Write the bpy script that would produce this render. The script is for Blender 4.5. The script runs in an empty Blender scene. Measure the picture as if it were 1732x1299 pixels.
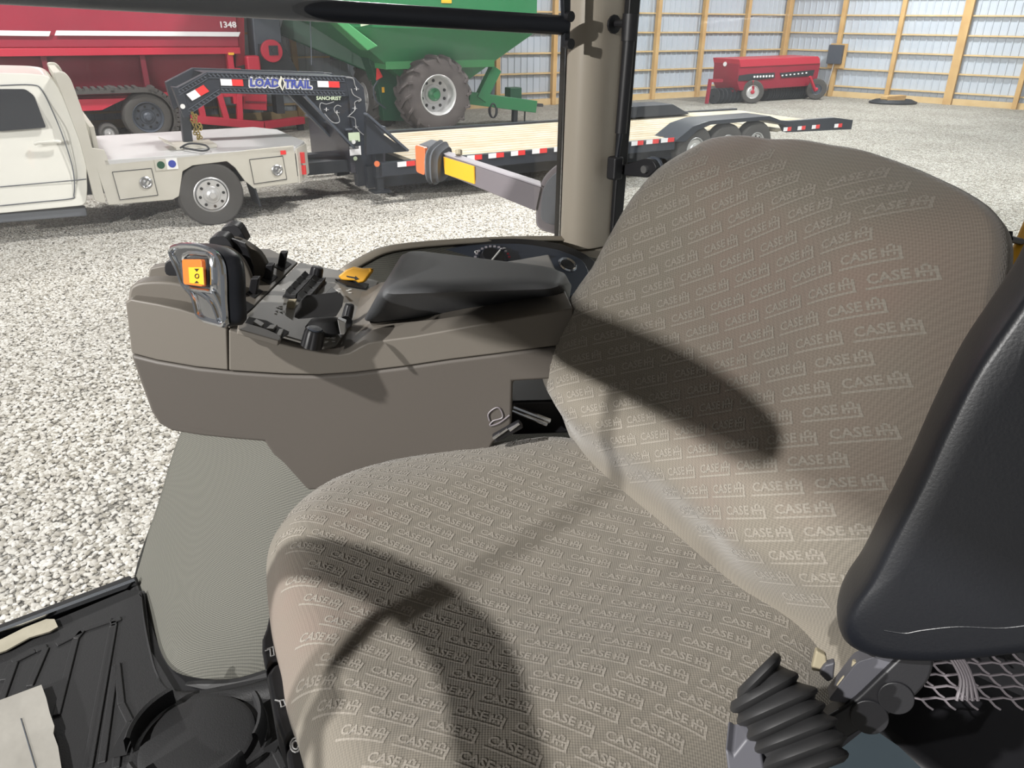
import bpy, math, random
import numpy as np
from math import sin, cos, pi, radians, sqrt, atan2
from mathutils import Vector
random.seed(4); np.random.seed(4)
# ---------------------------------------------------------------- camera, world, lights
CAMH = 2.5; FPX = 1300.0
cd = bpy.data.cameras.new('camera'); cam = bpy.data.objects.new('camera', cd)
bpy.context.scene.collection.objects.link(cam); bpy.context.scene.camera = cam
cd.sensor_width = 36; cd.lens = FPX/1732*36; cd.clip_start = .02; cd.clip_end = 200
from mathutils import Matrix
MC = Matrix.Rotation(radians(64.5), 3, 'X') @ Matrix.Rotation(radians(.5), 3, 'Z')
cam.matrix_world = Matrix.Translation((0, 0, CAMH)) @ MC.to_4x4()
sc = bpy.context.scene
sc.view_settings.view_transform = 'Standard'; sc.view_settings.look = 'None'
sc.view_settings.gamma = 1; sc.view_settings.use_curve_mapping = False
sc.view_settings.exposure = 0.16
wd = bpy.data.worlds.new('world'); sc.world = wd; wd.use_nodes = True
wd.node_tree.nodes['Background'].inputs[0].default_value = (.93, .96, 1, 1)
wd.node_tree.nodes['Background'].inputs[1].default_value = .15
U = Vector((.86, .51, 0)).normalized(); W = Vector((-U.y, U.x, 0)); ZZ = Vector((0, 0, 1))
def lamp(name, loc, power, sx, sy, target=None, col=(1, .98, .95), spread=pi):
    l = bpy.data.lights.new(name, 'AREA'); l.shape = 'RECTANGLE'; l.size = sx; l.size_y = sy
    l.energy = power; l.color = col; l.spread = spread
    o = bpy.data.objects.new(name, l); sc.collection.objects.link(o); o.location = loc
    t = Vector(target) if target is not None else Vector(loc) - ZZ
    o.rotation_euler = (t-Vector(loc)).to_track_quat('-Z', 'Y').to_euler()
    return o
T0 = Vector((-3.933, 9.951, 0))
for (s_, w_) in [(-3, 5.2), (5, 5.2), (13, 4.5), (-4, 13.5), (6, 13.5), (15, 12), (21, 5), (3, -3.5), (13, -4)]:
    lamp('high_bay_light', T0+U*s_+W*w_+ZZ*7.2, 680, 1.2, .5)
lamp('high_bay_light', (-4.01, -2.69, 6.41), 640, .12, .12, (0, .8, 2))
lamp('high_bay_light', (-9.9, -8.9, 5.5), 1900, .22, .22, (0, .8, 2))
# ---------------------------------------------------------------- helpers
def ray(px, py): return MC @ Vector(((px-866)/FPX, -(py-649.5)/FPX, -1))
CP = Vector((0, 0, CAMH))
def P(px, py, Z): return CP+ray(px, py)*Z
def H(px, py, z):
    d = ray(px, py); return CP+d*((z-CAMH)/d.z)
def PL(px, py, p0, n):
    d = ray(px, py); return CP+d*((Vector(p0)-CP).dot(n)/d.dot(n))
def TP(px, py, w=0.): return PL(px, py, T0+W*w, W)
def TW(s, w, z): return T0+U*s+W*w+ZZ*z
def tin(v): return Vector(v)
def loc_of(o):
    v = Vector((0, 0, 0))
    while o is not None: v = v+o.location; o = o.parent
    return v
def tag(o, label=None, cat=None, group=None, kind=None):
    if label: o['label'] = label
    if cat: o['category'] = cat
    if group: o['group'] = group
    if kind: o['kind'] = kind
    return o
def thing(name, loc, label, cat, group=None):
    o = bpy.data.objects.new(name, None); sc.collection.objects.link(o); o.location = loc
    o.empty_display_size = .05
    return tag(o, label, cat, group)
def roundpoly(pts, r, n=5):
    out = []; m = len(pts)
    pts = [Vector(p) for p in pts]
    rs = r if isinstance(r, (list, tuple)) else [r]*m
    for i in range(m):
        a, b, c = pts[i-1], pts[i], pts[(i+1) % m]
        u1, u2 = (a-b), (c-b)
        k = min(rs[i], u1.length*.48, u2.length*.48)
        p, q = b+u1.normalized()*k, b+u2.normalized()*k
        if k < 1e-5: out.append(b); continue
        for j in range(n+1):
            t = j/n; out.append(p*(1-t)**2+b*2*t*(1-t)+q*t*t)
    return out
def smooth_path(pts, n=6, closed=False):
    pts = [Vector(p) for p in pts]; m = len(pts); out = []
    rng = m if closed else m-1
    for i in range(rng):
        if closed: p0, p1, p2, p3 = pts[i-1], pts[i], pts[(i+1) % m], pts[(i+2) % m]
        else: p0, p1, p2, p3 = pts[max(i-1, 0)], pts[i], pts[i+1], pts[min(i+2, m-1)]
        for j in range(n):
            t = j/n
            out.append(.5*((2*p1)+(p2-p0)*t+(2*p0-5*p1+4*p2-p3)*t*t+(3*p1-p0-3*p2+p3)*t**3))
    if not closed: out.append(pts[-1])
    return out
class B:
    def __init__(s): s.v = []; s.f = []; s.m = []
    def add(s, vs, fs, m=0):
        k = len(s.v); s.v += [Vector(v) for v in vs]; s.f += [tuple(i+k for i in f) for f in fs]; s.m += [m]*len(fs); return s
    def box(s, c, sz, ax=None, m=0):
        ax = ax or (Vector((1, 0, 0)), Vector((0, 1, 0)), ZZ); c = Vector(c)
        vs = [c+ax[0]*(i*sz[0]/2)+ax[1]*(j*sz[1]/2)+ax[2]*(k*sz[2]/2) for i in (-1, 1) for j in (-1, 1) for k in (-1, 1)]
        return s.add(vs, [(0, 1, 3, 2), (4, 6, 7, 5), (0, 4, 5, 1), (2, 3, 7, 6), (0, 2, 6, 4), (1, 5, 7, 3)], m)
    def prism(s, pts, ext, m=0, off=None):
        pts = [Vector(p) for p in pts]
        if off is not None: pts = [p+off for p in pts]
        n = len(pts); vs = pts+[p+ext for p in pts]
        return s.add(vs, [tuple(range(n))[::-1], tuple(range(n, 2*n))]+[(i, (i+1) % n, (i+1) % n+n, i+n) for i in range(n)], m)
    def beam(s, a, b, w1, w2, up=ZZ, m=0):
        a = Vector(a); b = Vector(b); d = (b-a).normalized(); x = d.cross(up).normalized(); y = x.cross(d)
        return s.box((a+b)/2, ((b-a).length, w1, w2), (d, x, y), m)
    def tube(s, pts, r, n=10, m=0, cap=True, closed=False):
        pts = [Vector(p) for p in pts]; k = len(pts); vs = []; last = None
        rs = r if isinstance(r, (list, tuple)) else [r]*k
        for i, p in enumerate(pts):
            if closed: d = (pts[(i+1) % k]-pts[i-1]).normalized()
            else: d = (pts[min(i+1, k-1)]-pts[max(i-1, 0)]).normalized()
            if last is None:
                x = d.orthogonal().normalized()
            else:
                x = (last-d*last.dot(d)).normalized()
            last = x; y = d.cross(x)
            vs += [p+(x*cos(2*pi*j/n)+y*sin(2*pi*j/n))*rs[i] for j in range(n)]
        fs = []
        for i in range(k if closed else k-1):
            a, b = i*n, ((i+1) % k)*n
            fs += [(a+j, a+(j+1) % n, b+(j+1) % n, b+j) for j in range(n)]
        if cap and not closed: fs += [tuple(range(n))[::-1], tuple(range((k-1)*n, k*n))]
        return s.add(vs, fs, m)
    def lathe(s, prof, o, ax, n=32, m=0, closed=False):
        o = Vector(o); ax = Vector(ax).normalized(); x = ax.orthogonal().normalized(); y = ax.cross(x); vs = []
        for (r, h) in prof: vs += [o+ax*h+(x*cos(2*pi*j/n)+y*sin(2*pi*j/n))*max(r, 1e-4) for j in range(n)]
        k = len(prof); fs = []
        for i in range(k if closed else k-1):
            a, b = i*n, ((i+1) % k)*n
            fs += [(a+j, a+(j+1) % n, b+(j+1) % n, b+j) for j in range(n)]
        return s.add(vs, fs, m)
    def loft(s, rings, m=0, cap0=True, cap1=True, closed=False):
        n = len(rings[0]); vs = [p for r in rings for p in r]; fs = []; k = len(rings)
        for i in range(k if closed else k-1):
            a, b = i*n, ((i+1) % k)*n
            fs += [(a+j, a+(j+1) % n, b+(j+1) % n, b+j) for j in range(n)]
        if cap0 and not closed: fs.append(tuple(range(n))[::-1])
        if cap1 and not closed: fs.append(tuple(range((k-1)*n, k*n)))
        return s.add(vs, fs, m)
    def grid(s, rows, m=0):
        n = len(rows[0]); vs = [p for r in rows for p in r]
        return s.add(vs, [(i*n+j, i*n+j+1, (i+1)*n+j+1, (i+1)*n+j) for i in range(len(rows)-1) for j in range(n-1)], m)
    def disc(s, c, nrm, r, h, n=20, m=0):
        return s.lathe([(0, 0), (r, 0), (r, h), (0, h)], c, nrm, n, m)
    def build(s, name, mat, parent=None, ang=35, bevel=0, seg=2, solid=0, sub=0, kind=None, label=None, cat=None, group=None, flat=False):
        me = bpy.data.meshes.new(name)
        o = bpy.data.objects.new(name, me); sc.collection.objects.link(o)
        if parent is not None: o.parent = parent; base = loc_of(parent)
        else:
            arr = np.array([tuple(v) for v in s.v]); base = Vector(((arr[:, 0].min()+arr[:, 0].max())/2, (arr[:, 1].min()+arr[:, 1].max())/2, arr[:, 2].min()))
            o.location = base
        me.from_pydata([tuple(v-base) for v in s.v], [], s.f)
        mats = mat if isinstance(mat, (list, tuple)) else [mat]
        for q in mats: me.materials.append(q)
        if len(mats) > 1: me.polygons.foreach_set('material_index', s.m)
        me.validate()
        import bmesh
        bm = bmesh.new(); bm.from_mesh(me); bmesh.ops.recalc_face_normals(bm, faces=bm.faces); bm.to_mesh(me); bm.free()
        if not flat:
            me.shade_smooth(); me.set_sharp_from_angle(angle=radians(ang))
        if solid:
            q = o.modifiers.new('solid', 'SOLIDIFY'); q.thickness = solid; q.offset = -1
        if bevel:
            q = o.modifiers.new('bevel', 'BEVEL'); q.width = bevel; q.segments = seg; q.limit_method = 'ANGLE'; q.angle_limit = radians(35); q.harden_normals = True
        if sub:
            q = o.modifiers.new('sub', 'SUBSURF'); q.levels = sub; q.render_levels = sub
        return tag(o, label, cat, group, kind)
_tc = {}
def textgeo(txt, bold=0.):
    if (txt, bold) in _tc: return _tc[(txt, bold)]
    c = bpy.data.curves.new('t', 'FONT'); c.body = txt; c.size = 1; c.offset = bold; c.resolution_u = 2
    o = bpy.data.objects.new('t', c); sc.collection.objects.link(o)
    bpy.context.view_layer.update()
    me = o.evaluated_get(bpy.context.evaluated_depsgraph_get()).to_mesh()
    vs = [(v.co.x, v.co.y) for v in me.vertices]; fs = [tuple(p.vertices) for p in me.polygons]
    bpy.data.objects.remove(o); bpy.data.curves.remove(c)
    x0 = min(v[0] for v in vs); x1 = max(v[0] for v in vs); y0 = min(v[1] for v in vs); y1 = max(v[1] for v in vs)
    _tc[(txt, bold)] = ([((x-x0)/(x1-x0), (y-y0)/(y1-y0)) for x, y in vs], fs)
    return _tc[(txt, bold)]
def text_on(b, txt, o, ax, ay, m=0, bold=0.):   # o lower-left corner, ax full width vector, ay full height vector
    vs, fs = textgeo(txt, bold); b.add([Vector(o)+ax*x+ay*y for x, y in vs], fs, m)
# ---------------------------------------------------------------- materials
def mat(name, col, rough=.5, metal=0., bump=None, var=None, spec=.5, coat=0., emit=None, trans=0):
    m = bpy.data.materials.new(name); m.use_nodes = True; nt = m.node_tree; bs = nt.nodes['Principled BSDF']
    bs.inputs['Base Color'].default_value = (*col, 1); bs.inputs['Roughness'].default_value = rough
    bs.inputs['Metallic'].default_value = metal; bs.inputs['Specular IOR Level'].default_value = spec
    bs.inputs['Coat Weight'].default_value = coat
    tc = nt.nodes.new('ShaderNodeTexCoord')
    if var:   # (scale, other colour, contrast)
        n = nt.nodes.new('ShaderNodeTexNoise'); n.inputs['Scale'].default_value = var[0]; n.inputs['Detail'].default_value = 5
        nt.links.new(tc.outputs['Object'], n.inputs['Vector'])
        r = nt.nodes.new('ShaderNodeValToRGB'); r.color_ramp.elements[0].position = .5-var[2]; r.color_ramp.elements[1].position = .5+var[2]
        r.color_ramp.elements[0].color = (*col, 1); r.color_ramp.elements[1].color = (*var[1], 1)
        nt.links.new(n.outputs['Fac'], r.inputs['Fac']); nt.links.new(r.outputs['Color'], bs.inputs['Base Color'])
    if bump:  # (scale, strength, distance)
        n = nt.nodes.new('ShaderNodeTexNoise'); n.inputs['Scale'].default_value = bump[0]; n.inputs['Detail'].default_value = 3
        nt.links.new(tc.outputs['Object'], n.inputs['Vector'])
        bp = nt.nodes.new('ShaderNodeBump'); bp.inputs['Strength'].default_value = bump[1]; bp.inputs['Distance'].default_value = bump[2]
        nt.links.new(n.outputs['Fac'], bp.inputs['Height']); nt.links.new(bp.outputs['Normal'], bs.inputs['Normal'])
    return m
def sc_(r, g, b):   # sRGB bytes to linear
    return tuple((c/255/12.92 if c/255 <= .04045 else ((c/255+.055)/1.055)**2.4) for c in (r, g, b))
def weave_mat(name, col, col2, scale, rough=.9, bumpd=.0006, stain=None, sheen=.0):
    m = mat(name, col, rough, spec=.2); nt = m.node_tree; bs = nt.nodes['Principled BSDF']; tc = nt.nodes['Texture Coordinate']
    ws = []
    for d in ('X', 'Y', 'Z'):
        w = nt.nodes.new('ShaderNodeTexWave'); w.bands_direction = d; w.inputs['Scale'].default_value = scale; w.inputs['Distortion'].default_value = .6
        nt.links.new(tc.outputs['Object'], w.inputs['Vector']); ws.append(w)
    a = nt.nodes.new('ShaderNodeMath'); a.operation = 'ADD'; a2 = nt.nodes.new('ShaderNodeMath'); a2.operation = 'ADD'
    nt.links.new(ws[0].outputs['Fac'], a.inputs[0]); nt.links.new(ws[1].outputs['Fac'], a.inputs[1])
    nt.links.new(a.outputs[0], a2.inputs[0]); nt.links.new(ws[2].outputs['Fac'], a2.inputs[1])
    dv = nt.nodes.new('ShaderNodeMath'); dv.operation = 'MULTIPLY'; dv.inputs[1].default_value = 1/3
    nt.links.new(a2.outputs[0], dv.inputs[0])
    r = nt.nodes.new('ShaderNodeValToRGB'); r.color_ramp.elements[0].position = .25; r.color_ramp.elements[1].position = .75
    r.color_ramp.elements[0].color = (*col, 1); r.color_ramp.elements[1].color = (*col2, 1)
    nt.links.new(dv.outputs[0], r.inputs['Fac']); out = r.outputs['Color']
    if stain:
        for (scl, c3, lo, hi, amt) in stain:
            n = nt.nodes.new('ShaderNodeTexNoise'); n.inputs['Scale'].default_value = scl; n.inputs['Detail'].default_value = 4
            nt.links.new(tc.outputs['Object'], n.inputs['Vector'])
            mr = nt.nodes.new('ShaderNodeMapRange'); mr.inputs[1].default_value = lo; mr.inputs[2].default_value = hi; mr.inputs[4].default_value = amt
            nt.links.new(n.outputs['Fac'], mr.inputs[0])
            mx = nt.nodes.new('ShaderNodeMix'); mx.data_type = 'RGBA'; mx.inputs[7].default_value = (*c3, 1)
            nt.links.new(mr.outputs[0], mx.inputs[0]); nt.links.new(out, mx.inputs[6]); out = mx.outputs[2]
    nt.links.new(out, bs.inputs['Base Color'])
    bp = nt.nodes.new('ShaderNodeBump'); bp.inputs['Strength'].default_value = .5; bp.inputs['Distance'].default_value = bumpd
    nt.links.new(dv.outputs[0], bp.inputs['Height']); nt.links.new(bp.outputs['Normal'], bs.inputs['Normal'])
    bs.inputs['Sheen Weight'].default_value = sheen; bs.inputs['Sheen Roughness'].default_value = .5
    return m
def gravel_mat():
    m = mat('gravel', (.6, .58, .54), .95, spec=.2); nt = m.node_tree; bs = nt.nodes['Principled BSDF']; tc = nt.nodes['Texture Coordinate']
    def vor(scale, feat, out='Distance'):
        v = nt.nodes.new('ShaderNodeTexVoronoi'); v.feature = feat; v.inputs['Scale'].default_value = scale; v.inputs['Randomness'].default_value = 1
        nz = nt.nodes.new('ShaderNodeTexNoise'); nz.inputs['Scale'].default_value = scale*.8; nz.inputs['Detail'].default_value = 1
        nt.links.new(tc.outputs['Object'], nz.inputs['Vector'])
        mx = nt.nodes.new('ShaderNodeVectorMath'); mx.operation = 'MULTIPLY_ADD'; mx.inputs[1].default_value = (.6/scale, .6/scale, 0)
        nt.links.new(nz.outputs['Color'], mx.inputs[0]); nt.links.new(tc.outputs['Object'], mx.inputs[2]); nt.links.new(mx.outputs[0], v.inputs['Vector'])
        return v
    e = vor(30, 'DISTANCE_TO_EDGE'); c = vor(30, 'F1')
    r = nt.nodes.new('ShaderNodeValToRGB'); r.color_ramp.elements[0].position = .0; r.color_ramp.elements[0].color = (.06, .055, .05, 1)
    r.color_ramp.elements[1].position = .09; r.color_ramp.elements[1].color = (1, 1, 1, 1)
    nt.links.new(e.outputs['Distance'], r.inputs['Fac'])
    sep = nt.nodes.new('ShaderNodeSeparateColor'); nt.links.new(c.outputs['Color'], sep.inputs[0])
    r2 = nt.nodes.new('ShaderNodeValToRGB'); el = r2.color_ramp.elements; el[0].color = (*sc_(150, 146, 136), 1); el[1].color = (*sc_(214, 212, 205), 1); el[0].position = .0; el[1].position = .8
    x = el.new(.35); x.color = (*sc_(192, 187, 177), 1)
    nt.links.new(sep.outputs[0], r2.inputs['Fac'])
    mx = nt.nodes.new('ShaderNodeMix'); mx.data_type = 'RGBA'; mx.blend_type = 'MULTIPLY'; mx.inputs[0].default_value = 1
    nt.links.new(r2.outputs['Color'], mx.inputs[6]); nt.links.new(r.outputs['Color'], mx.inputs[7])
    n = nt.nodes.new('ShaderNodeTexNoise'); n.inputs['Scale'].default_value = .7; n.inputs['Detail'].default_value = 6; nt.links.new(tc.outputs['Object'], n.inputs['Vector'])
    r3 = nt.nodes.new('ShaderNodeValToRGB'); r3.color_ramp.elements[0].position = .3; r3.color_ramp.elements[1].position = .7
    r3.color_ramp.elements[0].color = (.8, .79, .77, 1); r3.color_ramp.elements[1].color = (1, 1, 1, 1); nt.links.new(n.outputs['Fac'], r3.inputs['Fac'])
    m2 = nt.nodes.new('ShaderNodeMix'); m2.data_type = 'RGBA'; m2.blend_type = 'MULTIPLY'; m2.inputs[0].default_value = 1
    nt.links.new(mx.outputs[2], m2.inputs[6]); nt.links.new(r3.outputs['Color'], m2.inputs[7]); nt.links.new(m2.outputs[2], bs.inputs['Base Color'])
    mr = nt.nodes.new('ShaderNodeMapRange'); mr.inputs[2].default_value = .3; mr.interpolation_type = 'SMOOTHSTEP'; nt.links.new(e.outputs['Distance'], mr.inputs[0])
    bp = nt.nodes.new('ShaderNodeBump'); bp.inputs['Strength'].default_value = .9; bp.inputs['Distance'].default_value = .012
    nt.links.new(mr.outputs[0], bp.inputs['Height']); nt.links.new(bp.outputs['Normal'], bs.inputs['Normal'])
    return m
def glass_mat(name, tint=(1, 1, 1), dust_haze=.05):
    m = bpy.data.materials.new(name); m.use_nodes = True; nt = m.node_tree; nt.nodes.remove(nt.nodes['Principled BSDF'])
    t = nt.nodes.new('ShaderNodeBsdfTransparent'); t.inputs[0].default_value = (*tint, 1)
    g = nt.nodes.new('ShaderNodeBsdfGlossy'); g.inputs['Roughness'].default_value = .02
    f = nt.nodes.new('ShaderNodeFresnel'); f.inputs[0].default_value = 1.35
    mx = nt.nodes.new('ShaderNodeMixShader'); nt.links.new(f.outputs[0], mx.inputs[0]); nt.links.new(t.outputs[0], mx.inputs[1]); nt.links.new(g.outputs[0], mx.inputs[2])
    d = nt.nodes.new('ShaderNodeBsdfDiffuse'); d.inputs[0].default_value = (.8, .82, .85, 1)
    n = nt.nodes.new('ShaderNodeTexNoise'); n.inputs['Scale'].default_value = 3; n.inputs['Detail'].default_value = 6
    tc = nt.nodes.new('ShaderNodeTexCoord'); nt.links.new(tc.outputs['Object'], n.inputs['Vector'])
    mr = nt.nodes.new('ShaderNodeMapRange'); mr.inputs[1].default_value = .3; mr.inputs[2].default_value = .75; mr.inputs[3].default_value = dust_haze*.3; mr.inputs[4].default_value = dust_haze*1.6
    nt.links.new(n.outputs['Fac'], mr.inputs[0])
    m2 = nt.nodes.new('ShaderNodeMixShader'); nt.links.new(mr.outputs[0], m2.inputs[0]); nt.links.new(mx.outputs[0], m2.inputs[1]); nt.links.new(d.outputs[0], m2.inputs[2])  # pale diffuse mix: dust film, also standing in for reflection haze
    nt.links.new(m2.outputs[0], nt.nodes['Material Output'].inputs[0])
    return m
M = {
 'taupe': mat('taupe_plastic', sc_(100, 95, 88), .5, bump=(900, .25, .0003), spec=.45),
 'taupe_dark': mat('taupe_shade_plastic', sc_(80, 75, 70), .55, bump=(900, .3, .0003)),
 'panel': mat('grey_panel', sc_(122, 120, 115), .45, bump=(900, .15, .0002)),
 'black': mat('black_plastic', (.012, .012, .014), .45, bump=(700, .3, .0002)),
 'blacksoft': mat('black_rubber', (.018, .018, .019), .6),
 'vinyl': mat('black_vinyl', (.006, .007, .010), .4, bump=(420, .3, .0005), spec=.55),
 'padvinyl': mat('worn_pad_vinyl', (.06, .062, .066), .62, bump=(500, .35, .0005), spec=.6, coat=0),
 'mat': mat('rubber_mat', (.017, .017, .018), .62, bump=(450, .6, .0008)),
 'chrome': mat('chrome', (.75, .77, .8), .12, 1.),
 'steel': mat('steel', (.5, .5, .5), .35, 1.),
 'orange': mat('orange_rocker', sc_(205, 105, 40), .35),
 'yellow': mat('yellow_plastic', sc_(225, 165, 40), .4),
 'white': mat('white_paint', (.8, .8, .78), .5),
 'ghost': mat('pale_print', (.35, .35, .35), .6),
 'gwhite': mat('truck_white', sc_(238, 237, 228), .35, coat=.4),
 'alum': mat('bed_aluminium', sc_(206, 203, 193), .5, .25, var=(3, sc_(192, 188, 176), .3)),
 'alumtop': mat('bed_deck_plate', sc_(205, 205, 205), .45, .3, bump=(60, .3, .004)),
 'dglass': mat('dark_window', (.02, .022, .026), .12, spec=.6),
 'tyre': mat('tyre_rubber', sc_(72, 70, 68), .85, bump=(60, .3, .004)),
 'tyrelight': mat('dusty_tyre', sc_(92, 86, 84), .9, var=(4, sc_(70, 64, 64), .3)),
 'rim': mat('rim_silver', (.62, .62, .62), .35, .6),
 'trailer': mat('trailer_black', sc_(42, 47, 56), .45, spec=.5, bump=(20, .15, .004)),
 'trailer2': mat('trailer_box_grey', sc_(70, 70, 80), .3, .3),
 'deckwood': mat('trailer_wood', sc_(196, 190, 176), .85, var=(2.5, sc_(176, 164, 138), .25)),
 'red': mat('implement_red', sc_(150, 26, 52), .4, var=(1.2, sc_(132, 22, 46), .3)),
 'redb': mat('implement_bright_red', sc_(184, 40, 62), .4),
 'dred': mat('recess_red', sc_(112, 18, 42), .5, var=(2, sc_(100, 14, 32), .3)),
 'green': mat('implement_green', sc_(44, 122, 78), .4, var=(.8, sc_(38, 112, 68), .3), coat=.2),
 'greenb': mat('light_green', sc_(72, 148, 92), .45),
 'dgreen': mat('deep_green', sc_(22, 72, 50), .5),
 'machine': mat('machine_dark', sc_(38, 42, 48), .6),
 'machgrey': mat('machine_grey', sc_(72, 78, 88), .5),
 'wood': mat('stud_wood', sc_(206, 172, 118), .8, var=(3, sc_(188, 150, 98), .25)),
 'girt': mat('girt_wood', sc_(216, 190, 145), .8, var=(3, sc_(200, 170, 122), .25)),
 'panelwall': mat('steel_wall_panel', sc_(190, 198, 209), .45, .0, var=(.6, sc_(176, 185, 197), .3)),
 'rred': mat('reflector_red', sc_(225, 60, 60), .4), 'rwhite': mat('reflector_white', (.85, .85, .87), .4),
 'blue': mat('decal_blue', sc_(58, 72, 160), .5), 'cream': mat('decal_cream', sc_(205, 220, 190), .5),
 'amber': mat('amber_lens', sc_(224, 118, 70), .3, coat=.5), 'armgrey': mat('arm_grey', sc_(118, 112, 116), .5),
 'armtop': mat('arm_pale_top', sc_(170, 165, 172), .6), 'foam': mat('rubber_sleeve', sc_(98, 102, 108), .8, bump=(40, .5, .004)),
 'ypanel': mat('yellow_reflector', sc_(240, 180, 45), .45), 'pillar': mat('pillar_trim', sc_(158, 150, 137), .45, spec=.4),
 'gasket': mat('black_gasket', (.006, .006, .007), .5), 'blackmet': mat('black_metal', (.015, .017, .022), .3),
 'tape': mat('masking_tape', sc_(178, 172, 155), .85, bump=(40, .5, .002), var=(14, sc_(150, 145, 128), .3)),
 'paper': mat('worn_paper', sc_(168, 165, 158), .85, bump=(18, .6, .004), var=(6, sc_(140, 137, 130), .3)),
 'climate': mat('climate_panel_blue', sc_(52, 60, 74), .35, spec=.6), 'gold': mat('chain_gold', sc_(180, 160, 90), .4, .8),
 'bluegrey': mat('blue_grey_metal', sc_(112, 128, 138), .5, bump=(30, .2, .002)), 'beige': mat('beige_cap', sc_(170, 160, 135), .6),
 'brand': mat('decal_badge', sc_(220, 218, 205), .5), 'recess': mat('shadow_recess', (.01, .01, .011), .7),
}
M['bracket'] = mat('bracket_grey', sc_(84, 84, 90), .5)
M['fabric'] = weave_mat('seat_fabric', sc_(106, 101, 92), sc_(118, 112, 102), 125, .95, .0008, stain=[(3.2, sc_(124, 104, 96), .5, .75, .7), (5.5, sc_(84, 78, 70), .62, .8, .6)], sheen=.25)
M['fabtext'] = weave_mat('seat_fabric_lettering', sc_(128, 122, 113), sc_(141, 135, 126), 125, .95, .0005, sheen=.25)
M['fabtext2'] = weave_mat('backrest_lettering', sc_(122, 117, 108), sc_(134, 128, 119), 125, .95, .0005, sheen=.25)
M['liner'] = weave_mat('woven_liner', sc_(72, 72, 68), sc_(106, 105, 98), 120, .8, .0008)
M['ground'] = gravel_mat()
M['glass1'] = glass_mat('cab_glass', dust_haze=.09); M['glass2'] = glass_mat('rear_glass', (.98, 1, 1), dust_haze=.03)
exec_order = []
# ================================================================ THE BARN
b = B(); b.add([(-45, -25, 0), (45, -25, 0), (45, 60, 0), (-45, 60, 0)], [(0, 1, 2, 3)])
b.build('floor', M['ground'], kind='structure', flat=True)
CB = Vector((9.98, 31.07, 0))
V2 = (U*.285-W*.958).normalized(); IN1 = -W; IN2 = Vector((V2.y, -V2.x, 0))
if IN2.dot(Vector((0, -1, 0))) < 0: IN2 = -IN2
def wall(name, start, direc, inward, length, n_posts, spacing, big=()):
    prof = []; t = 0.
    while t < length:
        prof += [(t, 0), (t+.17, 0), (t+.185, .025), (t+.215, .025)]; t += .23
    rows = [[start+direc*a-inward*(.22-h)+ZZ*z for (a, h) in prof] for z in (0, 8)]
    root = B().grid(rows).build(name, M['panelwall'], kind='structure', flat=True)
    for k in range(n_posts):
        wd_ = .26 if k in big else .14
        B().box(start+direc*(k*spacing)-inward*.06+ZZ*4, (wd_, .15, 8), (direc, inward, ZZ)).build('post', M['wood'], root, bevel=.004)
    for k in range(13):
        z = .36+.575*k
        B().box(start+direc*(length/2)-inward*.155+ZZ*z, (length, .09, .045), (direc, inward, ZZ)).build('girt', M['girt'], root)
    B().box(start+direc*(length/2)-inward*.11+ZZ*.09, (length, .045, .2), (direc, inward, ZZ)).build('skirt_board', M['girt'], root)
    return root
wall('wall_back', CB+IN1*.0, -U, IN1, 34, 17, 2.03)
wall('wall_right', CB, V2, IN2, 15, 8, 1.97, big=(3,))
# electrical box on the right wall
eb = thing('electrical_box', PL(1413, 92, CB+IN2*.1, IN2), 'grey electrical box on a wooden board between wall posts, thin conduit below', 'electrical box')
c0 = PL(1413, 92, CB+IN2*.1, IN2)
B().box(c0, (.5, .16, .62), (V2, IN2, ZZ)).build('box_body', M['machgrey'], eb, bevel=.01)
B().box(c0-ZZ*.05-IN2*.1+V2*.05, (.6, .04, .8), (V2, IN2, ZZ)).build('backing_board', M['wood'], eb)
B().tube([c0-ZZ*.31, c0-ZZ*1.3-V2*.12], .02).build('conduit', M['rim'], eb)
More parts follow.
